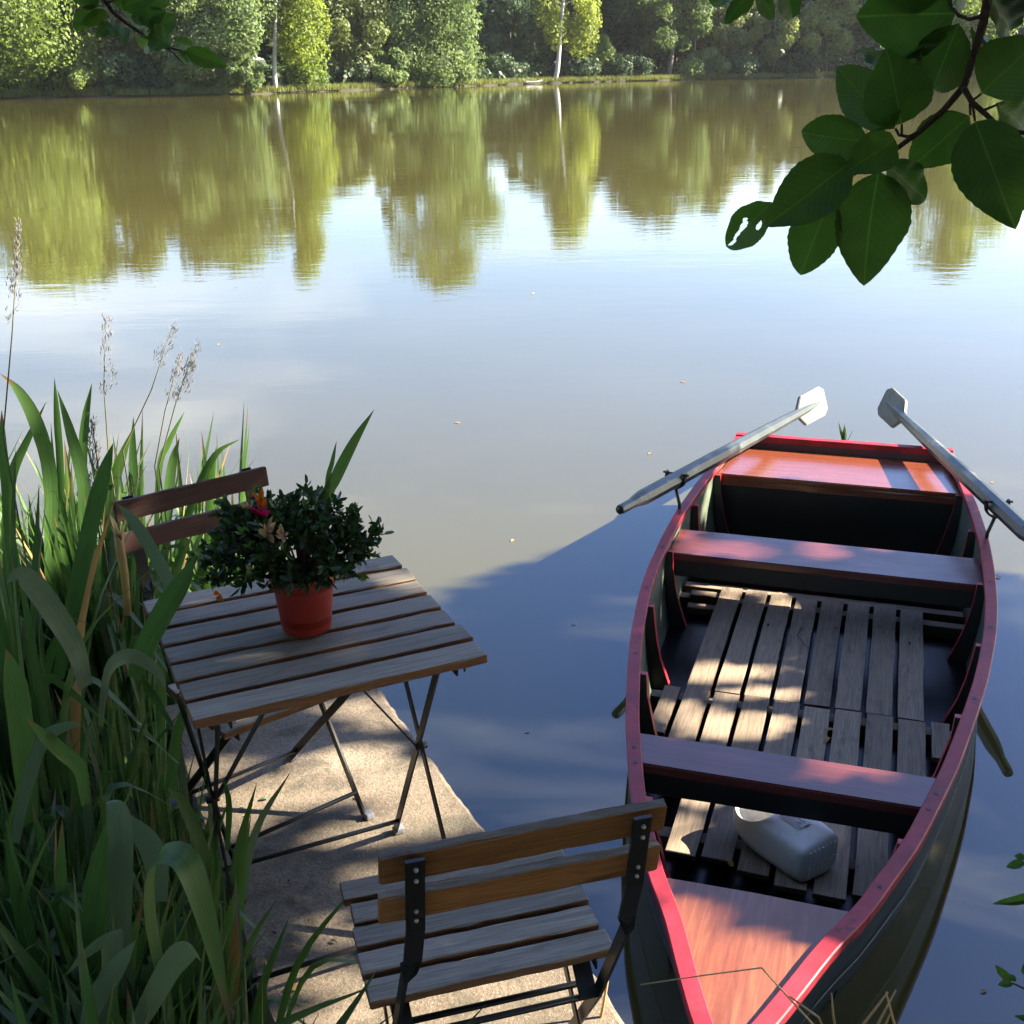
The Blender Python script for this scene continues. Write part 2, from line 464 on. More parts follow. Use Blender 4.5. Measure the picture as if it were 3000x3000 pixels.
# ------------------------------------------------------------------ setting: water, banks
D = 0.38                                            # top of the landing above the water
SHORE = [(-250, 70), (-80, 95), (-42.2, 104.8), (-22.7, 107.5), (-12.7, 122), (4.8, 145), (22.9, 156), (44.5, 160), (66, 160), (250, 130)]
def shore_y(x):
    for (x0, y0), (x1, y1) in zip(SHORE, SHORE[1:]):
        if x0 <= x <= x1: return y0 + (y1 - y0) * (x - x0) / (x1 - x0)
    return SHORE[0][1] if x < SHORE[0][0] else SHORE[-1][1]
rb = random.Random(5)
V, Fc = [], []
xs = np.concatenate([np.linspace(-250, -92, 40), np.linspace(-90, 100, 240), np.linspace(102, 250, 40)])
for i, x in enumerate(xs):
    y = shore_y(x) + rb.uniform(-.35, .35)
    hh = .22 + .06 * math.sin(x * .6) + rb.uniform(-.05, .05)
    V += [(x, y, -.4), (x, y + .05, hh * .75), (x, y + .35, hh), (x, y + 5, hh + .3), (x, y + 60, 2.0), (x, y + 130, 3.5)]
for i in range(len(xs) - 1):
    for k in range(5):
        a = i * 6 + k
        Fc.append((a, a + 6, a + 7, a + 1))
tag(link('far_bank', mesh('far_bank', V, Fc, M_MEADOW, True)), kind='structure', label='low grassy far bank of the pond')

# near bank under the reeds and behind the camera
V, Fc = [], []
nx, ny = 90, 90
def edge_x(y): return -1.02 + (3.0 - y) * .435            # left side of the landing
def bank_h(x, y):
    far = 3.45 + .25 * math.sin(x * 2.1)
    d = (far - y) * .45
    if y > .85: d = min(d, (edge_x(y) + .03 - x) * 1.6)
    d = max(min(d, .55), -.5)
    return .32 * d / .55 if d > 0 else d * .6
for j in range(ny + 1):
    for i in range(nx + 1):
        x = -9 + 9.8 * (i / nx)
        y = -6 + 10.2 * j / ny
        V.append((x, y, bank_h(x, y) + rb.uniform(-.02, .02)))
for j in range(ny):
    for i in range(nx):
        a = j * (nx + 1) + i
        Fc.append((a, a + 1, a + nx + 2, a + nx + 1))
tag(link('near_bank', mesh('near_bank', V, Fc, M_SOILBANK, True)), kind='structure', label='dark soil of the near bank under the reeds')

# right-hand bank that carries the beech
V, Fc = [], []
for j in range(21):
    for i in range(21):
        x, y = 2.9 + 17 * i / 20, -9 + 13.2 * j / 20
        lim = 3.3 + max(0, (y - 1.0)) * .85
        d = max(-.5, min(.9, (x - lim) * .5))
        V.append((x, y, d * .7 + rb.uniform(-.03, .03)))
for j in range(20):
    for i in range(20):
        a = j * 21 + i
        Fc.append((a, a + 1, a + 22, a + 21))
tag(link('right_bank', mesh('right_bank', V, Fc, M_SOILBANK, True)), kind='structure', label='dark soil of the bank beside the boat')

# concrete landing: chipped slab
def landing():
    A = Vector((-.455, 3.21)); B = Vector((.66, .80)); C2 = Vector((-.06, .80)); E2 = Vector((-1.04, 3.02))
    loop = []
    def side(p, q, n, amp):
        dr = (q - p).normalized(); nr = Vector((dr.y, -dr.x))
        off = 0
        for i in range(n):
            off = off * .6 + rb.uniform(-amp, amp)
            loop.append(p.lerp(q, i / n) + nr * off)
    side(A, B, 110, .0045); side(B, C2, 30, .004); side(C2, E2, 60, .004); side(E2, A, 24, .004)
    n = len(loop)
    V, Fc = [], []
    cen = sum(loop, Vector((0, 0))) / n
    rings = [(-.012, D), (-.003, D - .005), (.002, D - .014), (.0, D - .06), (-.004, D - .30), (-.006, -.5)]
    for off, z in rings:
        for k in range(n):
            p, q, r_ = loop[k - 1], loop[k], loop[(k + 1) % n]
            dr = (r_ - p).normalized(); nr = Vector((dr.y, -dr.x))
            if nr.dot(q - cen) < 0: nr = -nr
            e = q + nr * (off + rb.uniform(-.0015, .0015))
            V.append((e.x, e.y, z + (rb.uniform(-.002, .0015) if z > D - .02 and off != -.012 else 0)))
    for j in range(len(rings) - 1):
        for k in range(n):
            k2 = (k + 1) % n
            Fc.append((j * n + k, (j + 1) * n + k, (j + 1) * n + k2, j * n + k2))
    Fc.append(tuple(range(n)))
    me = mesh('landing', V, Fc, M_CONC)
    bm = bmesh.new(); bm.from_mesh(me); bmesh.ops.recalc_face_normals(bm, faces=bm.faces); bm.to_mesh(me); bm.free()
    return me
tag(link('landing_pavement', landing()), kind='structure', label='worn concrete landing slab at the edge of the pond')

# ------------------------------------------------------------------ far shore: trees and wood
rng = np.random.default_rng(11)
def cards(cen, nrm, size, asp=1.5):
    """leaf-clump quads (rhombus) at cen facing nrm"""
    n = len(cen)
    rnd = rng.normal(size=(n, 3))
    t1 = np.cross(nrm, rnd); t1 /= np.linalg.norm(t1, axis=1, keepdims=True) + 1e-9
    t2 = np.cross(nrm, t1)
    s = size[:, None]
    a, b = t1 * s * .5 * asp, t2 * s * .5
    Vv = np.stack([cen + a, cen + b - a * .15, cen - a, cen - b - a * .15], 1).reshape(-1, 3)
    Q = np.arange(4 * n).reshape(n, 4)
    return Vv, Q

def crown_points(lobes, n, inner=.35):
    L = np.array(lobes, float)
    w = (L[:, 3] * L[:, 4] + L[:, 4] * L[:, 5] + L[:, 3] * L[:, 5]); w /= w.sum()
    k = rng.choice(len(L), n, p=w)
    d = rng.normal(size=(n, 3)); d /= np.linalg.norm(d, axis=1, keepdims=True)
    r = 1 - (1 - inner) * rng.random(n) ** 2.2
    r *= 1 + rng.normal(size=n) * .07
    P = L[k, :3] + d * L[k, 3:6] * r[:, None]
    nr = d / L[k, 3:6]; nr /= np.linalg.norm(nr, axis=1, keepdims=True)
    nr = nr * .8 + rng.normal(size=(n, 3)) * .45 + np.array([0, 0, .25]); nr /= np.linalg.norm(nr, axis=1, keepdims=True)
    return P, nr

def lobe_tree(h, r, base, nl, seed, droop=0.0, flat=1.0):
    rr = random.Random(seed); out = []
    for i in range(nl):
        f = (i + .5) / nl
        z = base + (h - base) * (f ** .9)
        prof = math.sin(math.pi * min(1, .12 + .88 * f)) ** .55 if droop == 0 else (1 - f * .75)
        a = rr.uniform(0, 6.283); q = r * prof * rr.uniform(.15, .95)
        lr = r * rr.uniform(.17, .40) * (.6 + .4 * prof)
        out.append((math.cos(a) * q, math.sin(a) * q * flat, z, lr, lr, lr * rr.uniform(.7, 1.05) * (1.6 if droop else 1)))
    return out

def tree(name, label, px, back, h, r, base, nl, n, size, mat, barkm, seed, droop=0.0, trunk=None, lean=0.0, group=None, cat='tree', tr=.18, maxz=None):
    # px: column of the photograph at which the tree stands; back: metres behind the shore line
    ry = ray(px, 240)
    x = 0.0
    y = 120.0
    for _ in range(20):
        x = ry.x / ry.y * y
        y = shore_y(x) + back
    k = y / 120.0
    root = thing(name, label, cat, (x, y, .25), 0, group)
    lob = lobe_tree(h, r * 1.22, base, int(nl * 1.7), seed, droop)
    n = int(n * 2.4); size *= .70
    if maxz: lob = [(a, b, min(c, maxz), d, e, f) for a, b, c, d, e, f in lob]
    if droop: lob = [(a + r * .42, b + r * .45, c, d, e, f) for a, b, c, d, e, f in lob]
    P, nr = crown_points(lob, n)
    keep = P[:, 2] > -.12
    P, nr = P[keep], nr[keep]
    Vv, Q = cards(P, nr, size * rng.uniform(.55, 1.35, len(P)))
    link('crown', np_mesh('crown', Vv, Q, mat), root)
    rr = random.Random(seed + 1)
    pts, rd = [], []
    th = (trunk or h * .8)
    for i in range(9):
        f = i / 8
        bend = lean * (f ** .8) + (.15 * math.sin(f * 5 + seed) if i else 0)
        pts.append((bend, 0, -.5 + th * f)); rd.append(tr * (1.25 - f * .95))
    t_o = link('trunk', tube_mesh('trunk', pts, rd, barkm, 9), root)
    for i in range(6):
        f = rr.uniform(.45, .9); p = Vector(pts[int(f * 8)]); a = rr.uniform(0, 6.28); L = r * rr.uniform(.5, .85)
        q = p + Vector((math.cos(a) * L, math.sin(a) * L, L * (.5 if not droop else .25)))
        m = p.lerp(q, .5) + Vector((0, 0, L * .12))
        link('limb', tube_mesh('limb', [p, m, q], [tr * .38, tr * .22, tr * .06], barkm, 6), t_o)
    return root

G = 'trees along the far shore'
tree('broadleaf_tree', 'large bright green broadleaf tree leaning over the water, leftmost on the far shore', 60, 2.2, 15.5, 7.0, .6, 40, 15000, .34, M_F_BROAD, M_BARK, 1, lean=-1, group=G)
tree('broadleaf_tree', 'slim mid green tree between the leftmost tree and the dark gap', 345, 5.0, 15.0, 3.6, 1.2, 22, 6000, .34, M_F_OLIVE, M_BARK, 2, group=G)
tree('willow_tree', 'grey-green bushy willow touching the water left of the first birch', 640, 2.6, 14.5, 4.4, .4, 34, 12500, .30, M_F_WILLOW, M_BARK, 3, group=G)
tree('birch_tree', 'yellow-green birch with white trunk at the water, left of the two birches', 806, 1.3, 15.5, 3.4, 2.6, 26, 8000, .27, M_F_BIRCH, M_BIRCHBARK, 4, droop=1, trunk=12, lean=.7, group=G, tr=.19)
tree('broadleaf_tree', 'olive brown tree standing back behind the left birch', 985, 9.0, 9.0, 4.4, 1.5, 26, 9500, .36, M_F_OLIVE, M_BARK, 5, group=G)
tree('willow_tree', 'broad grey-green willow hanging down to the water in the middle', 1265, 3.0, 20.5, 5.9, .3, 46, 17000, .32, M_F_WILLOW, M_BARK, 6, group=G)
tree('dark_tree', 'dark shaded tree in the gap right of the broad willow', 1500, 12.0, 8.0, 4.2, .4, 24, 7000, .38, M_F_DARK, M_BARK, 7, group=G)
tree('birch_tree', 'yellow-green birch with tall leaning white trunk, right of the two birches', 1622, .8, 17.5, 4.2, 4.2, 26, 9500, .30, M_F_BIRCH, M_BIRCHBARK, 8, droop=1, trunk=13.5, lean=1.75, group=G, tr=.24)
tree('broadleaf_tree', 'light green understorey tree at the foot of the right birch', 1745, 5.0, 4.6, 2.4, .6, 16, 3600, .32, M_F_BROAD, M_BARK, 9, group=G)
tree('dark_tree', 'dark tree with bare trunk right of the right birch', 1890, 9.0, 17.0, 5.0, 2.6, 30, 9500, .40, M_F_DARK, M_BARK, 10, trunk=11, group=G)
tree('broadleaf_tree', 'grey-green tree on a thick bare trunk near the water', 1958, 2.5, 17.0, 4.6, 3.6, 30, 9500, .36, M_F_WILLOW, M_BARK, 12, trunk=11, lean=.5, group=G, tr=.30)
tree('broadleaf_tree', 'pale small tree in front of the dark wood, left of the bright shrub', 2262, 2.6, 14.0, 2.7, 1.5, 18, 5000, .32, M_F_LIGHT, M_BARK, 13, group=G)
tree('broadleaf_tree', 'bright yellow-green shrub tree left of the hanging beech leaves', 2415, 3.0, 12.0, 3.4, .8, 20, 6000, .34, M_F_LIGHT, M_BARK, 14, group=G)
tree('dark_tree', 'dark green tree behind the bright shrub on the right', 2560, 8.0, 17.0, 5.5, 1.0, 30, 9000, .42, M_F_DARK, M_BARK, 15, group=G)
tree('broadleaf_tree', 'tall pale green tree seen between the beech leaves, right shore', 2830, 3.5, 25.0, 6.5, .8, 36, 11000, .42, M_F_BROAD, M_BARK, 16, group=G)
tree('dark_tree', 'dark tree behind the large leftmost tree', 190, 11.0, 16.0, 5.5, 1.0, 26, 8000, .42, M_F_DARK, M_BARK, 17, group=G)
tree('dark_tree', 'dark tree standing back behind the bushy willow', 560, 12.0, 15.5, 5.0, 1.0, 26, 8000, .42, M_F_DARK, M_BARK, 18, group=G)
tree('broadleaf_tree', 'mid green tree standing back between the right birch and the pale small tree', 2110, 8.0, 16.5, 4.8, 1.2, 26, 8000, .42, M_F_OLIVE, M_BARK, 19, group=G)

GS = 'shrubs overhanging the water of the far shore'
for i, (px, back, h, r, m_, lb) in enumerate([
    (235, .9, 2.6, 1.9, M_F_LIGHT, 'pale low shrub overhanging the water right of the leftmost tree'), (330, 1.6, 3.0, 2.2, M_F_DARK, 'dark low shrub left of the dark gap on the left shore'),
    (430, 2.4, 2.4, 2.0, M_F_DARK, 'dark low shrub in the dark gap on the left shore'), (545, 1.6, 3.2, 2.0, M_F_WILLOW, 'grey-green shrub at the left foot of the bushy willow'),
    (700, 1.2, 3.4, 1.6, M_F_WILLOW, 'grey-green shrub at the foot of the left birch'), (900, 4.5, 2.2, 2.4, M_F_BROAD, 'green shrub right of the left birch'), (1060, 4.0, 2.0, 2.2, M_F_DARK, 'dark shrub left of the broad willow'),
    (1150, 1.0, 3.2, 2.2, M_F_WILLOW, 'grey-green shrub at the left foot of the broad willow'), (1330, .9, 3.4, 2.2, M_F_WILLOW, 'grey-green shrub at the right foot of the broad willow'),
    (1470, 6.0, 2.6, 2.6, M_F_DARK, 'dark shrub in the gap right of the broad willow'), (1690, 3.0, 2.4, 2.2, M_F_DARK, 'dark shrub behind the trunk of the right birch'),
    (1830, 3.2, 2.6, 2.6, M_F_DARK, 'dark shrub right of the right birch'), (2060, 2.4, 3.0, 2.8, M_F_WILLOW, 'grey-green shrub right of the thick bare trunk'), (2160, 2.2, 2.6, 2.8, M_F_DARK, 'dark shrub left of the pale small tree'),
    (2330, 2.0, 2.4, 2.6, M_F_DARK, 'dark shrub between the pale tree and the bright shrub'), (2520, 2.0, 3.0, 3.0, M_F_DARK, 'dark shrub right of the bright shrub'), (2680, 2.4, 4.0, 3.2, M_F_DARK, 'dark shrub behind the hanging leaves'), (2940, 2.0, 4.0, 3.2, M_F_BROAD, 'green shrub at the right end of the far shore')]):
    tree('shore_shrub', lb, px, back, h, r, .05, 16, 2600, .30, m_, M_BARK, 200 + i, trunk=h * .6, group=GS, cat='shrub', tr=.06)

# the closed wood behind: one mass
P, N = [], []
rr = random.Random(77)
for i in range(240):
    x = -80 + 170 * (i % 120) / 120 + rr.uniform(-.8, .8)
    y = shore_y(x) + (rr.uniform(12, 18) if i < 120 else rr.uniform(19, 32))
    px_ = 1500 + F * x / y
    h = rr.uniform(11, 14.5)
    for a, b, hh in ((975, 1130, 8.6), (1440, 1560, 10.5)):
        if a < px_ < b: h = hh * rr.uniform(.85, 1.05)
    if px_ < 900: h = rr.uniform(12, 15)
    if px_ > 2620: h = rr.uniform(14, 20)
    p, nrm = crown_points([(l[0] + x, l[1] + y, l[2] + .3, l[3], l[4], l[5]) for l in lobe_tree(h, 3.0, .2, 12, i + 300)], 800)
    P.append(p); N.append(nrm)
P, N = np.concatenate(P), np.concatenate(N)
Vv, Q = cards(P, N, .75 * rng.uniform(.6, 1.4, len(P)))
tag(link('far_wood', np_mesh('far_wood', Vv, Q, M_F_DARK)), 'dark mixed wood filling the far shore behind the single trees', 'wood', kind='stuff')
# slim trunks of the wood that show as pale lines
for i, (px, hgt) in enumerate([(2030, 7), (1850, 7), (1862, 7), (2385, 6), (1330, 6), (1075, 5), (500, 6), (2140, 7)]):
    r_ = ray(px, 240); y = 150.0
    for _ in range(12): y = shore_y(r_.x / r_.y * y) + 7.5
    x = r_.x / r_.y * y
    t = tag(link('tree_trunk', tube_mesh('tree_trunk', [(0, 0, -.3), (.1, 0, hgt * .5), (.05, 0, hgt)], [.11, .09, .05], M_BARK if i % 3 else M_BIRCHBARK, 7)),
            ['slim pale trunk in the far wood', 'slim grey trunk in the far wood'][1 if i % 3 else 0], 'tree trunk', 'slim trunks in the far wood')
    t.location = (x, y, .3)
# undergrowth on the far bank, grass and low shrubs
P, N = [], []
for i in range(360):
    x = -60 + 130 * rr.random(); y = shore_y(x) + rr.uniform(4.0, 9.5)
    w = rr.uniform(.7, 1.6)
    p, nrm = crown_points([(x, y, .5 + w * .35, w, w, w * .8)], 90); P.append(p); N.append(nrm)
P, N = np.concatenate(P), np.concatenate(N)
Vv, Q = cards(P, N, .36 * rng.uniform(.6, 1.4, len(P)))
tag(link('shore_undergrowth', np_mesh('shore_undergrowth', Vv, Q, M_F_DARK)), 'low dark undergrowth along the far bank', 'undergrowth', kind='stuff')
n = 34000
gx = rng.uniform(-62, 75, n); gy = np.array([shore_y(x) for x in gx]) + rng.uniform(0, 1, n) ** 1.6 * 4.8 - .12
gh = rng.uniform(.15, .6, n); ga = rng.uniform(0, 6.28, n)
b0 = np.stack([gx, gy, np.full(n, .12)], 1); w = .05
dx = np.stack([np.cos(ga) * w, np.sin(ga) * w, np.zeros(n)], 1)
tip = b0 + np.stack([rng.normal(0, .1, n), rng.normal(0, .1, n), gh + .1], 1)
Vv = np.stack([b0 - dx, b0 + dx, tip], 1).reshape(-1, 3)
tag(link('shore_grass', np_mesh('shore_grass', Vv, np.arange(3 * n).reshape(n, 3), M_GRASS)), 'sunlit grass along the edge of the far bank', 'grass', kind='stuff')
# dead log at the birch's foot
lg = thing('driftwood_log', 'pale dead branch lying at the water left of the right birch', 'log', (2.6, shore_y(2.6) - .3, .08), .25)
link('log', tube_mesh('log', [(-1.6, 0, 0), (-.4, .1, .12), (.9, 0, .1), (1.6, -.1, .3)], [.06, .13, .11, .04], M_BIRCHBARK, 8), lg)
link('side_branch', tube_mesh('side_branch', [(-.3, .1, .1), (-.6, .1, .55)], [.05, .02], M_BIRCHBARK, 6), lg)

# ------------------------------------------------------------------ rowing boat (local: X starboard, Y from bow to stern)
BO = Vector((.40, 1.75, 0)); BU = Vector((.31, .951, 0)).normalized(); BANG = -math.atan2(BU.x, BU.y)
boat = thing('rowing_boat', 'dark green wooden rowing boat with red gunwale moored beside the landing', 'boat', BO, BANG)
def b2w(n, s, z): return BO + Vector((BU.y, -BU.x, 0)) * n + BU * s + Vector((0, 0, z))
HWT = [(-.06, .012), (.05, .062), (.22, .128), (.375, .180), (.535, .262), (.60, .275), (.795, .350), (.966, .395), (1.2, .455), (1.5, .515), (1.75, .560), (2.1, .605), (2.35, .622), (2.65, .630), (2.95, .625), (3.3, .600), (3.65, .558), (4.0, .505)]
def interp(tab, s):
    if s <= tab[0][0]: return tab[0][1]
    for (a, x), (b, y) in zip(tab, tab[1:]):
        if s <= b: return x + (y - x) * (s - a) / (b - a)
    return tab[-1][1]
_ss = np.linspace(-.06, 4.0, 120)
_hw = np.array([interp(HWT, s) for s in _ss])
for _ in range(6): _hw[1:-1] = .25 * _hw[:-2] + .5 * _hw[1:-1] + .25 * _hw[2:]
def hw(s): return float(np.interp(s, _ss, _hw))
def zg(s): return .30 + (.06 * ((s - 2.4) / 1.7) ** 2 if s > 2.4 else 0) + (.03 * (1 - s) ** 2 if s < 1 else 0)
ZB = -.13
NS = 44
def station(q):
    s = -.06 + 4.06 * q
    sb = .16 + (3.90 - .16) * q
    g = hw(s); b = max(.012, hw(s) * .95 - .012 * min(1, q * 6))
    return s, sb, g, b
def side_pt(q, t, inset=0.0):            # t = 0 at gunwale, 1 at chine; half width and position on the hull side
    s, sb, g, b = station(q)
    bulge = .018 * math.sin(math.pi * t) * min(1, q * 5)
    zz = (zg(s) - .006) + (ZB + .10 * (1 - q) ** 8 - zg(s)) * t
    return max(.004, g + (b - g) * t + bulge - inset), s + (sb - s) * t, zz
def inner_hw(s, z):
    best = None
    for i in range(121):
        q = i / 120
        s0, sb, g, b = station(q)
        t = (zg(s0) - z) / (zg(s0) - ZB)
        w_, sy, _ = side_pt(q, max(0, min(1, t)), .022)
        if best is None or abs(sy - s) < best[0]: best = (abs(sy - s), w_)
    return best[1]
def build_water():
    bm = bmesh.new()
    outer = [bm.verts.new(p) for p in ((-260, -30, 0), (260, -30, 0), (260, 300, 0), (-260, 300, 0))]
    ring = []
    def wl(q):
        s0, sb, g, b = station(q); bot = ZB + .10 * (1 - q) ** 8
        t = (zg(s0) - .006) / (zg(s0) - .006 - bot)
        return side_pt(q, min(1, t), .010)
    L_, R_ = [], []
    for i in range(2, 41):
        w_, sy, _ = wl(i / 40)
        p = b2w(-w_, sy - (.01 if i == 40 else 0), 0); L_.append((p.x, p.y, 0)); p = b2w(w_, sy - (.01 if i == 40 else 0), 0); R_.append((p.x, p.y, 0))
    ring = [bm.verts.new(p) for p in L_ + R_[::-1]]
    es = [bm.edges.new((a, b)) for a, b in zip(outer, outer[1:] + outer[:1])] + [bm.edges.new((a, b)) for a, b in zip(ring, ring[1:] + ring[:1])]
    bmesh.ops.triangle_fill(bm, use_beauty=True, use_dissolve=False, edges=es, normal=(0, 0, 1))
    for f in bm.faces:
        if f.normal.z < 0: f.normal_flip()
    o = link('water', from_bm('water', bm, M_WATER))
    tag(o, kind='structure', label='calm murky pond reflecting trees and sky')
build_water()
TT = [0, .18, .36, .54, .72, .88, 1]
def hull_side(sg, name, mat, inset):
    V, Fc = [], []
    for i in range(NS + 1):
        for t in TT:
            w_, sy, z = side_pt(i / NS, t, inset)
            V.append((sg * w_, sy, z))
    m = len(TT)
    for i in range(NS):
        for k in range(m - 1):
            f = (i * m + k, i * m + k + 1, (i + 1) * m + k + 1, (i + 1) * m + k)
            Fc.append(f if (sg > 0) == (inset == 0) else f[::-1])
    return link(name, mesh(name, V, Fc, mat, True), boat)
for sg in (-1, 1):
    hull_side(sg, 'hull_side', M_HULL_OUT, 0.0)
    hull_side(sg, 'inner_planking', M_HULL_IN, .020)
V, Fc = [], []
for i in range(NS + 1):
    w_, sy, z = side_pt(i / NS, 1, 0)
    V += [(-w_, sy, z), (w_, sy, z), (-w_ + .02, sy, z + .03), (w_ - .02, sy, z + .03)]
for i in range(NS):
    a = i * 4
    Fc += [(a, a + 1, a + 5, a + 4), (a + 2, a + 6, a + 7, a + 3)]
link('bottom', mesh('bottom', V, Fc, M_BILGE), boat)
# thin pale rubbing line on the hull side, above the water
for sg in (-1, 1):
    V, Fc = [], []
    for i in range(1, NS + 1):
        q = i / NS
        for z in (.128, .121):
            s0, sb, g, b = station(q); t = (zg(s0) - .006 - z) / (zg(s0) - .006 - (ZB + .10 * (1 - q) ** 8))
            w_, sy, zz = side_pt(q, t, -.0035); V.append((sg * w_, sy, zz))
    for i in range(NS - 1):
        a = i * 2; Fc.append((a, a + 1, a + 3, a + 2))
    link('rubbing_line', mesh('rubbing_line', V, Fc, M_RUBLINE, True), boat)
# gunwales
def gunwale(sg):
    V, Fc = [], []
    r = random.Random(3 + sg)
    N = 90
    for i in range(N + 1):
        s = -.06 + 4.06 * i / N
        d = (hw(s + .02) - hw(s - .02)) / .04
        nx_, ny_ = 1 / math.hypot(1, d), -d / math.hypot(1, d)
        g, z = hw(s), zg(s)
        z += .0012 * math.sin(s * 9)
        prof = [(.010, -.030), (.012, -.003), (.009, 0), (-.027, .001), (-.030, -.003), (-.029, -.024)]
        for a, b in prof:
            xx = max(.001, g + nx_ * a); V.append((sg * xx, s + ny_ * a, z + b + r.uniform(-.0004, .0004)))
    k = 6
    for i in range(N):
        for j in range(k):
            j2 = (j + 1) % k
            f = (i * k + j, i * k + j2, (i + 1) * k + j2, (i + 1) * k + j)
            Fc.append(f if sg < 0 else f[::-1])
    Fc.append(tuple(range(k)) if sg > 0 else tuple(range(k))[::-1]); e = N * k
    Fc.append(tuple(e + j for j in range(k))[::-1] if sg > 0 else tuple(e + j for j in range(k)))
    g_ = link('gunwale', mesh('gunwale', V, Fc, M_RED), boat)
    # bolt holes
    for i, s in enumerate((.62, .98, 1.06, 1.62, 2.15, 2.55, 2.93, 3.05)):
        bm = bmesh.new(); bmesh.ops.create_circle(bm, cap_ends=True, segments=8, radius=.0055)
        h = link('bolt_hole', from_bm('bolt_hole', bm, M_IRON), g_); h.location = (sg * (hw(s) - .010), s, zg(s) + .0025 + .0012 * math.sin(s * 9)); h.scale = (1, 1.5, 1)
    return g_
GW = [gunwale(-1), gunwale(1)]
# transom: board across the stern with a red rim
st = 4.0
V = []
for z, wz in ((zg(st) - .004, hw(st)), (ZB + .01, hw(st) * .95)):
    ys = st - .012 if z > 0 else 3.895
    V += [(-wz, ys, z), (wz, ys, z), (wz, ys + .028, z), (-wz, ys + .028, z)]
M_TRANS = paint('dark_red_transom', (.06, .012, .014), .5)
tm = link('transom', mesh('transom', V, [(0, 1, 2, 3), (7, 6, 5, 4), (0, 4, 5, 1), (1, 5, 6, 2), (2, 6, 7, 3), (3, 7, 4, 0)], M_TRANS), boat)
rim = link('rim', board_mesh('rim', hw(st) * 2 + .03, .045, .034, M_RED, .004), tm); rim.location = (0, st + .006, zg(st) - .012)
# thwarts and decks
def plank_between(name, s0, s1, z, thick, mat, parent, gap=.004):
    V, Fc = [], []
    N = 8
    for i in range(N + 1):
        s = s0 + (s1 - s0) * i / N
        w_ = inner_hw(s, z) - gap
        V += [(-w_, s, z), (w_, s, z), (-w_, s, z - thick), (w_, s, z - thick)]
    for i in range(N):
        a = i * 4
        Fc += [(a, a + 1, a + 5, a + 4), (a + 2, a + 6, a + 7, a + 3), (a, a + 4, a + 6, a + 2), (a + 1, a + 3, a + 7, a + 5)]
    Fc += [(0, 2, 3, 1), (N * 4, N * 4 + 1, N * 4 + 3, N * 4 + 2)]
    me = mesh(name, V, Fc, mat)
    bm = bmesh.new(); bm.from_mesh(me)
    ed = [e for e in bm.edges if len(e.link_faces) == 2 and e.link_faces[0].normal.dot(e.link_faces[1].normal) < .5]
    bmesh.ops.bevel(bm, geom=ed, offset=.004, segments=2, affect='EDGES')
    bm.to_mesh(me); bm.free()
    return link(name, me, parent)
def turned(mat_fn): return mat_fn
# wood grain runs athwart: give these boards their grain through rotated local frames
def athwart(name, s0, s1, z, thick, mat):
    o = plank_between(name, s0, s1, z, thick, mat, boat); return o
th1 = athwart('thwart', 1.008, 1.168, .282, .032, M_VARN)
th2 = athwart('thwart', 2.62, 2.895, .25, .032, M_VARN)
for th, s, zt_ in ((th1, 1.027, .282), (th2, 2.635, .25)):
    w_ = inner_hw(s, .19)
    rl = link('apron', board_mesh('apron', w_ * 2 - .01, .022, .07, M_RIBSIDE, .003), th); rl.location = (0, s + .004, zt_ - .032 - .036)
sd = athwart('stern_deck', 3.53, 3.975, .298, .022, M_STERN)
w_ = inner_hw(3.55, .2); ap = link('apron', board_mesh('apron', w_ * 2 - .01, .02, .035, M_STERN, .003), sd); ap.location = (0, 3.545, .298 - .022 - .018)
# stern locker front, the dark panel below the deck
w0, w1 = inner_hw(3.58, .25), inner_hw(3.58, -.05)
link('locker_front', mesh('locker_front', [(-w0, 3.58, .275), (w0, 3.58, .275), (w1, 3.58, -.1), (-w1, 3.58, -.1)], [(0, 1, 2, 3)], M_RIBSIDE), boat)
# bow deck: grain runs fore and aft
V, Fc = [], []
for i in range(15):
    s = .05 + (.53 - .05) * i / 14
    w_ = max(.006, hw(s) - .022); z = zg(s) - .022 + .010 * (1 - i / 14)
    V += [(-w_, s, z), (0, s, z + .004), (w_, s, z)]
for i in range(14):
    a = i * 3; Fc += [(a, a + 1, a + 4, a + 3), (a + 1, a + 2, a + 5, a + 4)]
b0 = 14 * 3
V += [(V[b0][0], .53, V[b0][2] - .02), (0, .53, V[b0 + 1][2] - .02), (V[b0 + 2][0], .53, V[b0 + 2][2] - .02)]
Fc += [(b0, b0 + 1, len(V) - 2, len(V) - 3), (b0 + 1, b0 + 2, len(V) - 1, len(V) - 2)]
bdm = mesh('bow_deck', [(y, x, z) for x, y, z in V], [f[::-1] for f in Fc], M_DECK)
bd = link('bow_deck', bdm, boat); bd.matrix_local = Matrix(((0, 1, 0, 0), (1, 0, 0, 0), (0, 0, 1, 0), (0, 0, 0, 1)))
# bulkhead under the bow deck
w0 = inner_hw(.56, .2); w1 = inner_hw(.56, 0)
link('bow_bulkhead', mesh('bow_bulkhead', [(-w0, .545, .27), (w0, .545, .27), (w1, .545, -.1), (-w1, .545, -.1)], [(0, 1, 2, 3)], M_RIBSIDE), boat)
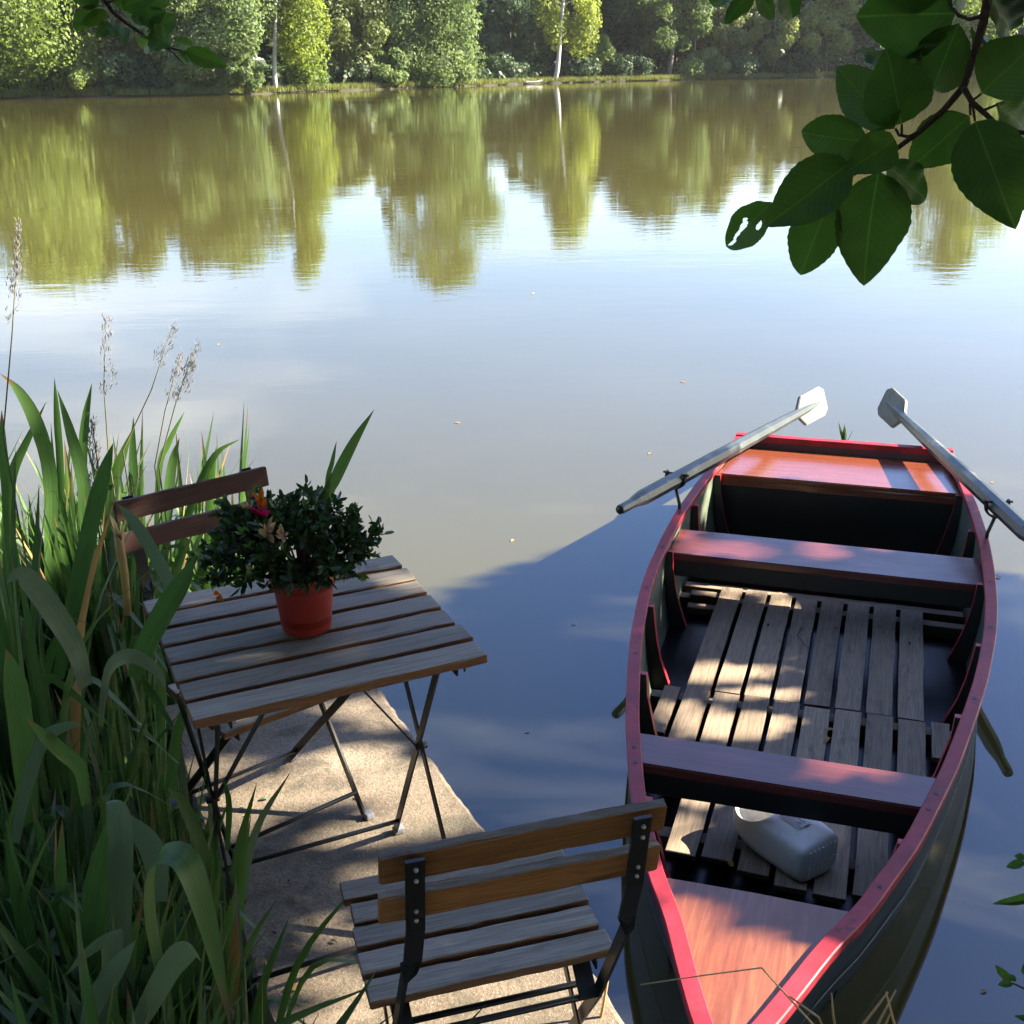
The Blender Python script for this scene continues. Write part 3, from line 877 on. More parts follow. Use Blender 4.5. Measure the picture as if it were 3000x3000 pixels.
# ribs
for s in (.86, 1.55, 2.06, 2.59, 3.12, 3.52):
    for sg in (-1, 1):
        zt = zg(s) - .03
        pts_o, pts_i = [], []
        for k in range(6):
            z = zt + (-.09 - zt) * k / 5
            wo = inner_hw(s, z)
            dep = .028 + .045 * (k / 5) ** 1.3
            pts_o.append((sg * (wo + .001), z)); pts_i.append((sg * (wo - dep), z))
        t_ = .011
        V, Fc, Fm = [], [], []
        for (xo, z), (xi, _) in zip(pts_o, pts_i):
            V += [(xo, s - t_, z), (xi, s - t_, z), (xi, s + t_, z), (xo, s + t_, z)]
        for k in range(5):
            a = k * 4
            Fc += [(a, a + 1, a + 5, a + 4), (a + 1, a + 2, a + 6, a + 5), (a + 2, a + 3, a + 7, a + 6)]; Fm += [0, 1, 0]
        Fc.append((0, 3, 2, 1)); Fm.append(1)
        me = mesh('rib', V, Fc, M_RIBSIDE); me.materials.append(M_REDRIB)
        me.polygons.foreach_set('material_index', Fm)
        bm = bmesh.new(); bm.from_mesh(me); bmesh.ops.recalc_face_normals(bm, faces=bm.faces); bm.to_mesh(me); bm.free()
        link('rib', me, boat)
# floor boards
rp = random.Random(21)
ZF = .004
fl = link('floor_boards', None, boat); fl.empty_display_size = .05
def floor_board(n0, s0, s1, w_, z, seed, yaw=0.0):
    o = link('floor_plank', board_mesh('floor_plank', s1 - s0, w_, .017, M_PLANK, .002, 7, .0008, seed), fl)
    o.location = (n0, (s0 + s1) / 2, z); o.rotation_euler = (rp.uniform(-.012, .012), rp.uniform(-.006, .006), math.pi / 2 + yaw)
    return o
for i in range(8):
    floor_board(-.362 + i * .1045, 1.958 + rp.uniform(-.004, .004), 2.86 + rp.uniform(-.012, .012), .087, ZF + rp.uniform(-.003, .004), i)
for i in range(-1, 9):
    n0 = -.362 + i * .1045 + .004
    w_ = .087 if 0 <= i < 8 else .058
    if i == -1: n0 += .012
    if i == 8: n0 -= .012
    s0 = .955 + .04 * math.sin(i)
    while inner_hw(s0, 0) < abs(n0) + w_ / 2 + .012 and s0 < 1.7: s0 += .02
    floor_board(n0, s0, 1.945 + rp.uniform(-.004, .004), w_, ZF + rp.uniform(-.003, .003) + .004, 20 + i)
for i in range(10):
    n0 = -.455 + i * .1005
    floor_board(n0, 2.955 + rp.uniform(-.008, .008), 3.16, .084, ZF + .022 + rp.uniform(-.003, .003), 50 + i)
for s in (1.93, 2.80, 1.12, 3.02, 2.92):
    w_ = inner_hw(s, -.04)
    o = link('floor_bearer', board_mesh('floor_bearer', w_ * 2 - .01, .05, .05, M_PLANK, .004, 5, .001, 7), fl); o.location = (0, s, -.038)
# left-hand stern blocks
for k, (s, z) in enumerate(((2.80, -.012), (2.72, -.035))):
    o = link('floor_block', board_mesh('floor_block', .12, .05, .03, M_PLANK, .003, 3, .0008, 60 + k), fl); o.location = (-.47, s, z)
# bilge water
V, Fc = [], []
for i in range(25):
    s = .62 + (3.6 - .62) * i / 24; w_ = inner_hw(s, -.06)
    V += [(-w_, s, -.062), (w_, s, -.062)]
for i in range(24): Fc.append((i * 2, i * 2 + 1, i * 2 + 3, i * 2 + 2))
link('bilge_water', mesh('bilge_water', V, Fc, M_BILGE), boat)

# oars with their rowlocks
def oar(sg, label, twist, rot):
    a = Vector((sg * .78, 2.485, .467)); b = Vector((sg * .14, 4.80, .352))
    if sg > 0: b = Vector((.175, 4.83, .365))
    d = (b - a); L = d.length; d.normalize()
    root = thing('oar', label, 'oar', b2w(a.x, a.y, a.z), 0, 'oars of the rowing boat')
    wd = (b2w(b.x, b.y, b.z) - b2w(a.x, a.y, a.z)).normalized()
    # frame: local X along the oar, Z roughly the blade's normal
    up_ = Vector((0, 0, 1)); y_ = up_.cross(wd).normalized(); z_ = wd.cross(y_)
    q = Matrix((wd, y_, z_)).transposed().to_4x4()
    q = Matrix.Translation(root.location) @ q @ Matrix.Rotation(rot, 4, 'X')
    root.matrix_world = q
    # shaft: octagonal loom, slimmer grip, narrowing to the blade
    prof = [(0, .019), (.012, .021), (.10, .021), (.14, .027), (.20, .034), (.9, .035), (1.6, .031), (L - .42, .026), (L - .30, .024), (L - .2, .018), (L - .05, .008)]
    sh = link('shaft', tube_mesh('shaft', [(p, 0, 0) for p, _ in prof], [r for _, r in prof], M_OAR, 8, False), root)
    cap = link('handle_end', tube_mesh('handle_end', [(-.0015, 0, 0), (.001, 0, 0)], [.0165, .0165], M_IRON, 12), sh)
    x0, x1, hw_ = L - .42, L, .080
    out = [(x0, .026), (x0 + .075, hw_), (x1 - .06, hw_ * 1.04), (x1, hw_ * .72), (x1 + .002, -hw_ * .72), (x1 - .06, -hw_ * 1.04), (x0 + .075, -hw_), (x0, -.026)]
    n = len(out)
    V = [(x, y, .010) for x, y in out] + [(x, y, -.010) for x, y in out]
    Fc = [tuple(range(n)), tuple(range(2 * n - 1, n - 1, -1))] + [(k, n + k, n + (k + 1) % n, (k + 1) % n) for k in range(n)]
    me = mesh('blade', V, Fc, M_BLADE)
    bm = bmesh.new(); bm.from_mesh(me); bmesh.ops.recalc_face_normals(bm, faces=bm.faces)
    bmesh.ops.bevel(bm, geom=list(bm.edges), offset=.004, segments=2, affect='EDGES'); bm.to_mesh(me); bm.free()
    bl = link('blade', me, root); bl.rotation_euler = (twist, 0, 0)
    return root
oar(-1, 'worn grey oar with its round handle end pointing left over the water', 1.25, 0)
oar(1, 'worn grey oar running out of the picture on the right', -1.2, 0)
for sg in (-1, 1):
    a = Vector((sg * .78, 2.485, .467)); b = Vector((sg * .14, 4.88, .36))
    f = (2.985 - a.y) / (b.y - a.y); p = a.lerp(b, f)
    rk = thing('rowlock', 'black iron rowlock holding the %s oar' % ('left' if sg < 0 else 'right'), 'rowlock', b2w(sg * hw(2.985), 2.985, zg(2.985)), BANG, 'rowlocks')
    o0 = Vector((sg * hw(2.985), 2.985, zg(2.985)))
    top = p - o0
    pin = link('pin', tube_mesh('pin', [(0 + sg * .004, 0, -.06), (sg * .004, 0, .02), (top.x, top.y, top.z - .042)], [.0075, .0075, .0075], M_IRON, 8), rk)
    ax = (b - a).normalized(); sd_ = ax.cross(Vector((0, 0, 1))).normalized(); u_ = sd_.cross(ax)
    pts = [top + (sd_ * math.cos(t) + u_ * math.sin(t)) * .043 for t in [math.pi * (1.02 + i * .96 / 8) for i in range(9)]]
    pts = [top + sd_ * -.043 + u_ * .028] + pts + [top + sd_ * .043 + u_ * .028]
    link('fork', bar_mesh('fork', pts, [(ax, .012, (q - top).normalized(), .004) for q in pts], M_IRON), rk)
    link('clamp_bolt', tube_mesh('clamp_bolt', [top + sd_ * .06 + u_ * .02, top - sd_ * .06 + u_ * .02], .005, M_IRON, 8), rk)

# ------------------------------------------------------------------ white canister used as a bailer
def canister():
    root = thing('plastic_canister', 'white plastic canister with moulded handle lying on the boat floor', 'canister')
    pr = [(0, .060, .048), (.006, .072, .060), (.02, .078, .066), (.10, .080, .068), (.155, .080, .068), (.20, .076, .064), (.25, .062, .054), (.285, .044, .040), (.30, .030, .028)]
    V, Fc = [], []
    N = 36
    for x, hy, hz in pr:
        for k in range(N):
            t = 2 * math.pi * k / N
            e = .48
            cy_, sz_ = math.cos(t), math.sin(t)
            yy = math.copysign(abs(cy_) ** e, cy_) * hy; zz = math.copysign(abs(sz_) ** e, sz_) * hz
            if x > .15: yy += (x - .15) * .10
            V.append((x, yy, zz + .066))
    for i in range(len(pr) - 1):
        for k in range(N):
            k2 = (k + 1) % N
            Fc.append((i * N + k, (i + 1) * N + k, (i + 1) * N + k2, i * N + k2))
    Fc.append(tuple(range(N))); Fc.append(tuple((len(pr) - 1) * N + k for k in range(N))[::-1])
    me = mesh('body', V, Fc, M_JUG)
    bm = bmesh.new(); bm.from_mesh(me)
    bmesh.ops.recalc_face_normals(bm, faces=bm.faces); bm.to_mesh(me); bm.free()
    o = link('body', me, root)
    bm = bmesh.new(); bmesh.ops.create_uvsphere(bm, u_segments=36, v_segments=20, radius=1.0)
    cut_me = from_bm('cut', bm, M_JUG)
    cut = link('cut', cut_me); cut.scale = (.066, .040, .080); cut.location = (.222, .040, .118); cut.rotation_euler = (-.75, .10, .12)
    sub = o.modifiers.new('s', 'SUBSURF'); sub.levels = 1; sub.render_levels = 1
    bo = o.modifiers.new('b', 'BOOLEAN'); bo.operation = 'DIFFERENCE'; bo.object = cut; bo.solver = 'EXACT'
    bv = o.modifiers.new('v', 'BEVEL'); bv.width = .005; bv.segments = 3; bv.limit_method = 'ANGLE'; bv.angle_limit = rad(42)
    bpy.context.view_layer.update()
    dg = bpy.context.evaluated_depsgraph_get()
    new = bpy.data.meshes.new_from_object(o.evaluated_get(dg))
    o.modifiers.clear(); o.data = new
    new.materials.clear(); new.materials.append(M_JUG)
    new.polygons.foreach_set('material_index', [0] * len(new.polygons))
    new.polygons.foreach_set('use_smooth', [True] * len(new.polygons))
    bpy.data.objects.remove(cut)
    # moulded grip ribs on the base
    for i in range(7):
        for j in range(2):
            r_ = link('base_rib', board_mesh('base_rib', .003, .007, .038, M_JUG, .001, 1, 0), root); r_.location = (-.0012, -.048 + i * .016, .045 + j * .044)
    # smeared label print
    return root
jug = canister()
pa = b2w(-.115, 1.186, 0); pb = b2w(.135, .988, 0)
dr = (pa - pb).normalized()
jug.location = (pb.x, pb.y, ZF + .0095)
jug.rotation_euler = (0, 0, math.atan2(dr.y, dr.x))
sm = NT('label_smear'); vv = sm.coords((30, 60, 30)); nn = sm.noise(vv, 1.3, 5, .7)
sm.col(sm.ramp(nn, [(.50, (.66, .67, .68)), (.58, (.22, .25, .32))])); sm.set(Roughness=.5)
bm = bmesh.new(); bmesh.ops.create_grid(bm, x_segments=8, y_segments=5, size=.5)
for v in bm.verts:
    v.co = Vector((v.co.x * .075, v.co.y * .05, -.0025 * (v.co.y * 2) ** 2))
lb = link('label_print', from_bm('label_print', bm, sm.m, True), jug); lb.location = (.105, .0, .1366)

# ------------------------------------------------------------------ folding table
TY, TXY = .42997, (-.40952, 2.10392)
table = thing('folding_table', 'weathered slatted folding table on black iron legs carrying the potted plant', 'table', (TXY[0], TXY[1], D), TY)
rs = random.Random(8)
SW, SG_ = .0645, (.54 - 7 * .0645) / 6
for i in range(7):
    o = link('slat', board_mesh('slat', .55 + rs.uniform(-.003, .003), SW + rs.uniform(-.001, .001), .019, M_SLAT, .003, 12, .0007, 100 + i), table)
    o.location = (rs.uniform(-.003, .003), -.27 + SW / 2 + i * (SW + SG_), .70 - .0095 + rs.uniform(-.0008, .0008)); o.rotation_euler = (rs.uniform(-.012, .012), 0, rs.uniform(-.004, .004))
for sg in (-1, 1):
    link('rail', flat_bar('rail', (sg * .213, -.262, .672), (sg * .213, .262, .672), (0, 0, 1), .016, .004, M_IRON), table)
link('hook', mesh('hook', [(.236, -.25, .682), (.236, -.22, .682), (.236, -.238, .655), (.239, -.25, .682), (.239, -.22, .682), (.239, -.238, .655)], [(0, 1, 2), (3, 5, 4), (0, 2, 5, 3), (1, 4, 5, 2), (0, 3, 4, 1)], M_IRON), table)
k1, k2 = .2045 / .361, .241 / .361
for nm, wd_, foot, k, kk in (('rear_foot_frame', .2204, .2045, k1, 1), ('front_foot_frame', .2277, -.241, k2, -1)):
    fr = link(nm, None, table); fr.empty_display_size = .05
    for sg in (-1, 1):
        top = foot - kk * k * .665
        a_ = sg * wd_ - (0 if kk > 0 else 0)
        link('leg', flat_bar('leg', (a_, foot, .008), (sg * (wd_ - .004), top, .668), (0, 1, 0), .019, .0045, M_IRON), fr)
        bmx = board_mesh('foot_cap', .026, .022, .016, M_CAP, .004, 2, 0)
        c_ = link('foot_cap', bmx, fr); c_.location = (a_ + .008, foot, .009)
    z = .058; yb = foot - kk * k * z
    link('stretcher', tube_mesh('stretcher', [(-wd_, yb, z), (wd_, yb, z)], .0055, M_IRON, 8), fr)
for sg in (-1, 1):
    link('pivot', tube_mesh('pivot', [(sg * .212, 0, .361), (sg * .238, 0, .361)], .008, M_IRON, 10), table)
    link('brace', flat_bar('brace', (sg * .216, .0, .361), (sg * .01, .005, .672), (0, 1, 0), .014 if sg < 0 else .007, .004, M_IRON), table)
link('cross_rail', flat_bar('cross_rail', (-.213, .0, .677), (.213, .0, .677), (0, 1, 0), .018, .004, M_IRON), table)

# ------------------------------------------------------------------ folding chairs (local: +Y = front of the seat, origin between the feet)
def chair(label, loc, rz, mat_back, mat_seat, seed, group=None):
    root = thing('folding_chair', label, 'chair', loc, rz, group)
    r = random.Random(seed)
    up_p = [(-.235, .815), (-.212, .690), (-.186, .615), (-.160, .570), (-.045, .352), (.180, .010)]
    back = []
    for i, (yb, zb) in enumerate(((-.226, .793), (-.213, .719))):
        o = link('back_slat', board_mesh('back_slat', .388, .047, .016, mat_back, .003, 12, .0008, seed + i), root)
        o.location = (r.uniform(-.002, .002), yb + .010, zb); o.rotation_euler = (math.pi / 2 + .20, 0, r.uniform(-.006, .006)); back.append(o)
    sw, sg_ = .0485, .0112
    for i in range(5):
        o = link('seat_slat', board_mesh('seat_slat', .394 + r.uniform(-.004, .004), sw, .017, mat_seat, .003, 12, .0008, seed + 10 + i), root)
        o.location = (r.uniform(-.003, .003), -.040 + sw / 2 + i * (sw + sg_), .418 - .0085 + .004 * i * .3 + r.uniform(-.001, .001)); o.rotation_euler = (r.uniform(-.015, .015), 0, r.uniform(-.006, .006))
    for sg in (-1, 1):
        x = sg * .152
        pts, wds = [], []
        for i, (y, z) in enumerate(up_p):
            y0, z0 = up_p[max(0, i - 1)]; y1, z1 = up_p[min(len(up_p) - 1, i + 1)]
            d = Vector((0, y1 - y0, z1 - z0)).normalized()
            tw = [0, 0, 0, 1, 1, 1][i]
            sx = Vector((1, 0, 0)); sy = d.cross(sx)
            sdv = sx if not tw else sy
            ndv = sy if not tw else sx
            w_ = [.0125, .0125, .0125, .0105, .0105, .0100][i]
            xx = x + sg * [0, .0, .002, .010, .014, .020][i]
            pts.append((xx, y - .008, z)); wds.append((sdv, w_, ndv, .0028))
        # twist between plate and edge is built by an intermediate ring
        p3, w3 = [], []
        for i in range(len(pts) - 1):
            for f in ((0, .5) if i == 2 else (0,)):
                a, b = Vector(pts[i]), Vector(pts[i + 1])
                sd_ = Vector(wds[i][0]).lerp(Vector(wds[i + 1][0]), f); nd_ = Vector(wds[i][2]).lerp(Vector(wds[i + 1][2]), f)
                p3.append(a.lerp(b, f)); w3.append((sd_, wds[i][1] * (1 - f) + wds[i + 1][1] * f, nd_, .0028))
        p3.append(Vector(pts[-1])); w3.append(wds[-1])
        u = link('upright', bar_mesh('upright', p3, w3, M_IRON), root)
        for zz, yy in ((.803, -.2445), (.785, -.2425), (.728, -.2295), (.711, -.2265)):
            s_ = link('screw', tube_mesh('screw', [(x, yy - .002, zz), (x, yy - .0055, zz + .0005)], [.0032, .0026], M_SCREW, 8), u)
        link('rail', flat_bar('rail', (sg * .165, -.046, .397), (sg * .165, .25, .402), (0, 0, 1), .016, .003, M_IRON), root)
        leg = link('leg', flat_bar('leg', (sg * .160, -.178, .008), (sg * .158, .205, .398), (0, 1, 0), .021, .0035, M_IRON), root)
        for yy, xx in ((-.178, .160), (.180, .172)):
            c_ = link('foot_cap', board_mesh('foot_cap', .022, .026, .016, M_CAP, .004, 2, 0), root); c_.location = (sg * (xx + .008), yy, .009)
        link('plate', flat_bar('plate', (sg * .148, -.058, .348), (sg * .150, .008, .398), (1, 0, 0), .030, .003, M_IRON), root)
    for y, z, x in ((-.052, .345, .17), (-.012, .335, .16), (-.130, .055, .16), (.146, .062, .17), (.20, .392, .16)):
        link('stretcher', tube_mesh('stretcher', [(-x, y, z), (x, y, z)], .0055, M_IRON, 8), root)
    return root
NY = .2757
nb = Vector((-math.sin(NY), math.cos(NY), 0))
chair('folding_chair with orange-brown backrest'.replace('folding_chair', 'slatted folding chair') + ' seen from behind in the foreground', Vector((-.0295, 1.4195, D)) + nb * .0636, NY, M_BACK, M_SLAT, 40, 'slatted folding chairs')
chair('slatted folding chair with dark backrest among the reeds behind the table', (-.62024, 2.47339, D), .68303 + math.pi, M_FARB, M_SLAT, 70, 'slatted folding chairs')

# ------------------------------------------------------------------ potted azalea on the table
PC = at_z(893, 1862, D + .70)
pot = thing('potted_azalea', 'leafy azalea in a red plastic pot on the slatted table', 'potted plant', (PC.x, PC.y + .03, D + .7005))
def lathe(name, prof, mat, N=40, smooth=True):
    V, Fc = [], []
    for r_, z in prof:
        for k in range(N):
            t = 2 * math.pi * k / N; V.append((r_ * math.cos(t), r_ * math.sin(t), z))
    for i in range(len(prof) - 1):
        for k in range(N):
            k2 = (k + 1) % N
            Fc.append((i * N + k, i * N + k2, (i + 1) * N + k2, (i + 1) * N + k))
    return mesh(name, V, Fc, mat, smooth)
pt = link('pot', lathe('pot', [(.001, .002), (.044, .002), (.0475, .005), (.049, .012), (.058, .095), (.0585, .097), (.0625, .098), (.0655, .124), (.064, .127), (.061, .126), (.058, .10), (.05, .02), (.001, .018)], M_POT), pot)
link('soil', lathe('soil', [(.001, .112), (.03, .114), (.0595, .108)], M_SOIL), pot)
ra = np.random.default_rng(4)
def small_leaves(n, P, Dn, L, W, fold=.25):
    """pointed elliptical leaflets: 6 verts, 2 quads folded on the midrib + tip"""
    t = Dn / np.linalg.norm(Dn, axis=1, keepdims=True)
    s = np.cross(t, ra.normal(size=(n, 3))); s /= np.linalg.norm(s, axis=1, keepdims=True)
    u = np.cross(s, t)
    L = L[:, None]; W = W[:, None]
    v = [P, P + t * L * .35 + s * W * .5 + u * W * fold, P + t * L * .45, P + t * L * .35 - s * W * .5 + u * W * fold,
         P + t * L * .78 + s * W * .38 + u * W * fold * .4, P + t * L * .78 - s * W * .38 + u * W * fold * .4, P + t * L - u * L * .08]
    V = np.stack(v, 1).reshape(-1, 3)
    b = (np.arange(n) * 7)[:, None]
    Q = np.concatenate([b + np.array([[0, 1, 4, 2]]), b + np.array([[0, 2, 5, 3]]), b + np.array([[2, 4, 6, 5]])], 0)
    return V, Q
# shoots radiating from the pot, whorls of leaves at their ends
tips, Pl, Dl = [], [], []
for i in range(300):
    a = ra.uniform(0, 2 * math.pi); e = math.asin(min(1, ra.uniform(-.12, 1.0)))
    rr_ = ra.uniform(.55, 1.0) ** .6
    d = np.array([math.cos(a) * math.cos(e), math.sin(a) * math.cos(e), math.sin(e)])
    tp = np.array([-.022, 0, .15]) + d * np.array([.172, .15, .135]) * rr_ * ra.uniform(.86, 1.12) * (1 + .07 * math.sin(5 * a + 3 * e))
    if tp[2] < .135: tp[:2] *= .80
    tips.append((tp, d))
    k = ra.integers(8, 13)
    for j in range(k):
        g = ra.normal(size=3); dd = d * ra.uniform(.15, .75) + g / np.linalg.norm(g) * .8
        Pl.append(tp - d * ra.uniform(0, .028)); Dl.append(dd)
Pl, Dl = np.array(Pl), np.array(Dl); n = len(Pl)
V, Q = small_leaves(n, Pl, Dl, ra.uniform(.015, .030, n), ra.uniform(.007, .012, n))
tag(link('foliage', np_mesh('foliage', V, Q, M_AZAL), pot), kind='stuff')
sel = ra.choice(len(tips), 26, replace=False)
Pl, Dl = [], []
for i in sel:
    tp, d = tips[i]
    for j in range(6):
        g = ra.normal(size=3); Pl.append(tp + d * .008); Dl.append(d * .9 + g / np.linalg.norm(g) * .6)
n = len(Pl); V, Q = small_leaves(n, np.array(Pl), np.array(Dl), ra.uniform(.016, .026, n), ra.uniform(.008, .012, n))
tag(link('young_shoots', np_mesh('young_shoots', V, Q, M_AZAL2), pot), kind='stuff')
V, E_ = [], []
st_o = None
Vt, Ft = [], []
for i, (tp, d) in enumerate(tips[::5]):
    link('stem', tube_mesh('stem', [(tp[0] * .12, tp[1] * .12, .105), (tp[0] * .5, tp[1] * .5, .08 + tp[2] * .38), tuple(tp)], [.003, .0022, .0012], M_TWIG, 5), pot)
def flower(mat, loc, dirv, n, L, W):
    g = ra.normal(size=(n, 3)); g /= np.linalg.norm(g, axis=1, keepdims=True)
    dd = np.array(dirv)[None] * .9 + g * .75
    V, Q = small_leaves(n, np.tile(np.array(loc), (n, 1)), dd, ra.uniform(L * .7, L, n), ra.uniform(W * .7, W, n))
    link('flower', np_mesh('flower', V, Q, mat), pot)
flower(M_PET3, (-.062, -.03, .252), (0, -.2, .9), 7, .032, .014)
flower(M_PET1, (-.058, -.03, .268), (.15, -.1, 1), 7, .045, .013)
flower(M_PET2, (-.085, -.02, .262), (-.2, 0, 1), 6, .022, .012)
flower(M_PET2, (-.035, -.105, .245), (.2, -.6, .6), 12, .034, .013)
flower(M_PET2, (-.008, -.108, .242), (.4, -.6, .5), 8, .028, .012)
flower(M_PET1, (-.15, -.05, .10), (-.2, -.3, -.2), 4, .022, .011)

# ------------------------------------------------------------------ iris and reed bed on the left
def blade_mesh(name, pts, w, mat, wt=None, fold=.22, side=None, seed=0):
    """sword leaf: pts run base to tip; V-folded strip"""
    pts = [Vector(p) for p in pts]
    # resample smooth (Catmull-Rom)
    out = []
    P_ = [pts[0] * 2 - pts[1]] + pts + [pts[-1] * 2 - pts[-2]]
    nseg = 4 if len(pts) > 2 else 6
    for i in range(1, len(P_) - 2):
        for k in range(nseg):
            t = k / nseg
            a, b, c, d = P_[i - 1], P_[i], P_[i + 1], P_[i + 2]
            out.append(.5 * ((2 * b) + (c - a) * t + (2 * a - 5 * b + 4 * c - d) * t * t + (-a + 3 * b - 3 * c + d) * t ** 3))
    out.append(pts[-1])
    n = len(out)
    V, Fc = [], []
    prev = side
    r = random.Random(seed)
    for i, p in enumerate(out):
        d = (out[min(i + 1, n - 1)] - out[max(i - 1, 0)]).normalized()
        s = prev if prev is not None else d.cross(Vector((r.uniform(-1, 1), r.uniform(-1, 1), .2))).normalized()
        s = (s - d * s.dot(d)).normalized(); prev = s
        nr = d.cross(s)
        f = i / (n - 1)
        ww = w * (.62 + .38 * math.sin(math.pi * min(1, f * 1.1 + .05)) if f < .55 else max(.02, (1 - ((f - .55) / .45) ** 1.7)))
        V += [p + s * ww * .5 + nr * ww * fold * .5, p, p - s * ww * .5 + nr * ww * fold * .5]
    for i in range(n - 1):
        a = i * 3
        Fc += [(a, a + 1, a + 4, a + 3), (a + 1, a + 2, a + 5, a + 4)]
    me = mesh(name, V, Fc, mat, True)
    a1 = me.attributes.new('across', 'FLOAT', 'POINT'); a1.data.foreach_set('value', [k for _ in range(n) for k in (1.0, 0.0, -1.0)])
    a2 = me.attributes.new('along', 'FLOAT', 'POINT'); a2.data.foreach_set('value', [i / (n - 1) for i in range(n) for _ in range(3)])
    return me

ri = random.Random(31)
def iris_plant(x, y, nleaf, hmin, hmax, label, group, z0=None, spread=.5, seed=0):
    r = random.Random(seed)
    z0 = max(-.05, bank_h(x, y)) if z0 is None else z0
    root = thing('iris_plant', label, 'plant', (x, y, z0), 0, group)
    for i in range(nleaf):
        h = r.uniform(hmin, hmax); a = r.uniform(0, 6.283); ln = abs(r.gauss(0, spread)) * h * .55
        d = Vector((math.cos(a), math.sin(a), 0))
        b = d * r.uniform(.01, .11)
        pts = [b - Vector((0, 0, .05)), b + d * ln * .12 + Vector((0, 0, h * .35)), b + d * ln * .42 + Vector((0, 0, h * .7)), b + d * ln + Vector((0, 0, h * (1 - .18 * min(1, ln / h))))]
        if r.random() < .22:                       # kinked, hanging tip
            pts[-1] = pts[-2] + d * h * .22 - Vector((0, 0, h * r.uniform(.05, .35)))
        sd_ = Vector((-d.y, d.x, 0)); sd_.rotate(Quaternion((0, 0, 1), r.gauss(0, .6)))
        m_ = M_BLADE1 if r.random() < .88 else M_BLADE2
        if r.random() < .015: m_ = M_DRY
        link('leaf', blade_mesh('leaf', pts, r.uniform(.014, .032), m_, side=sd_, seed=seed * 100 + i), root)
    return root
def zone_label(x, y, hero=False):
    if y > 2.9: a = 'tall sword-leaved iris plant at the water behind the far chair'
    elif y > 2.05: a = 'sword-leaved iris plant left of the far chair'
    else: a = 'shaded iris plant at the front of the reed bed beside the landing'
    return a + (', long bent leaves' if hero else '')
GI = 'iris plants of the reed bed'
spots = []
for i in range(70):
    y = ri.uniform(1.25, 3.7) if i < 32 else ri.uniform(1.1, 2.3) if i < 58 else ri.uniform(2.3, 3.5)
    x = edge_x(min(y, 3.1)) - (.07 if y > 2.1 else .08) - abs(ri.gauss(0, .42 if i < 32 else .22)) + (max(0, y - 3.1) * .45)
    spots.append((x, y))
for i, (x, y) in enumerate(spots):
    near = y < 2.0
    under = 1.5 < y < 2.75 and x > edge_x(y) - .34           # kept below the table top
    iris_plant(x, y, 13 if near else 17, .42 if near or under else .70, .62 if under else .70 if near else 1.14, zone_label(x, y), GI, seed=500 + i, spread=.30 if y > 2 else .42)

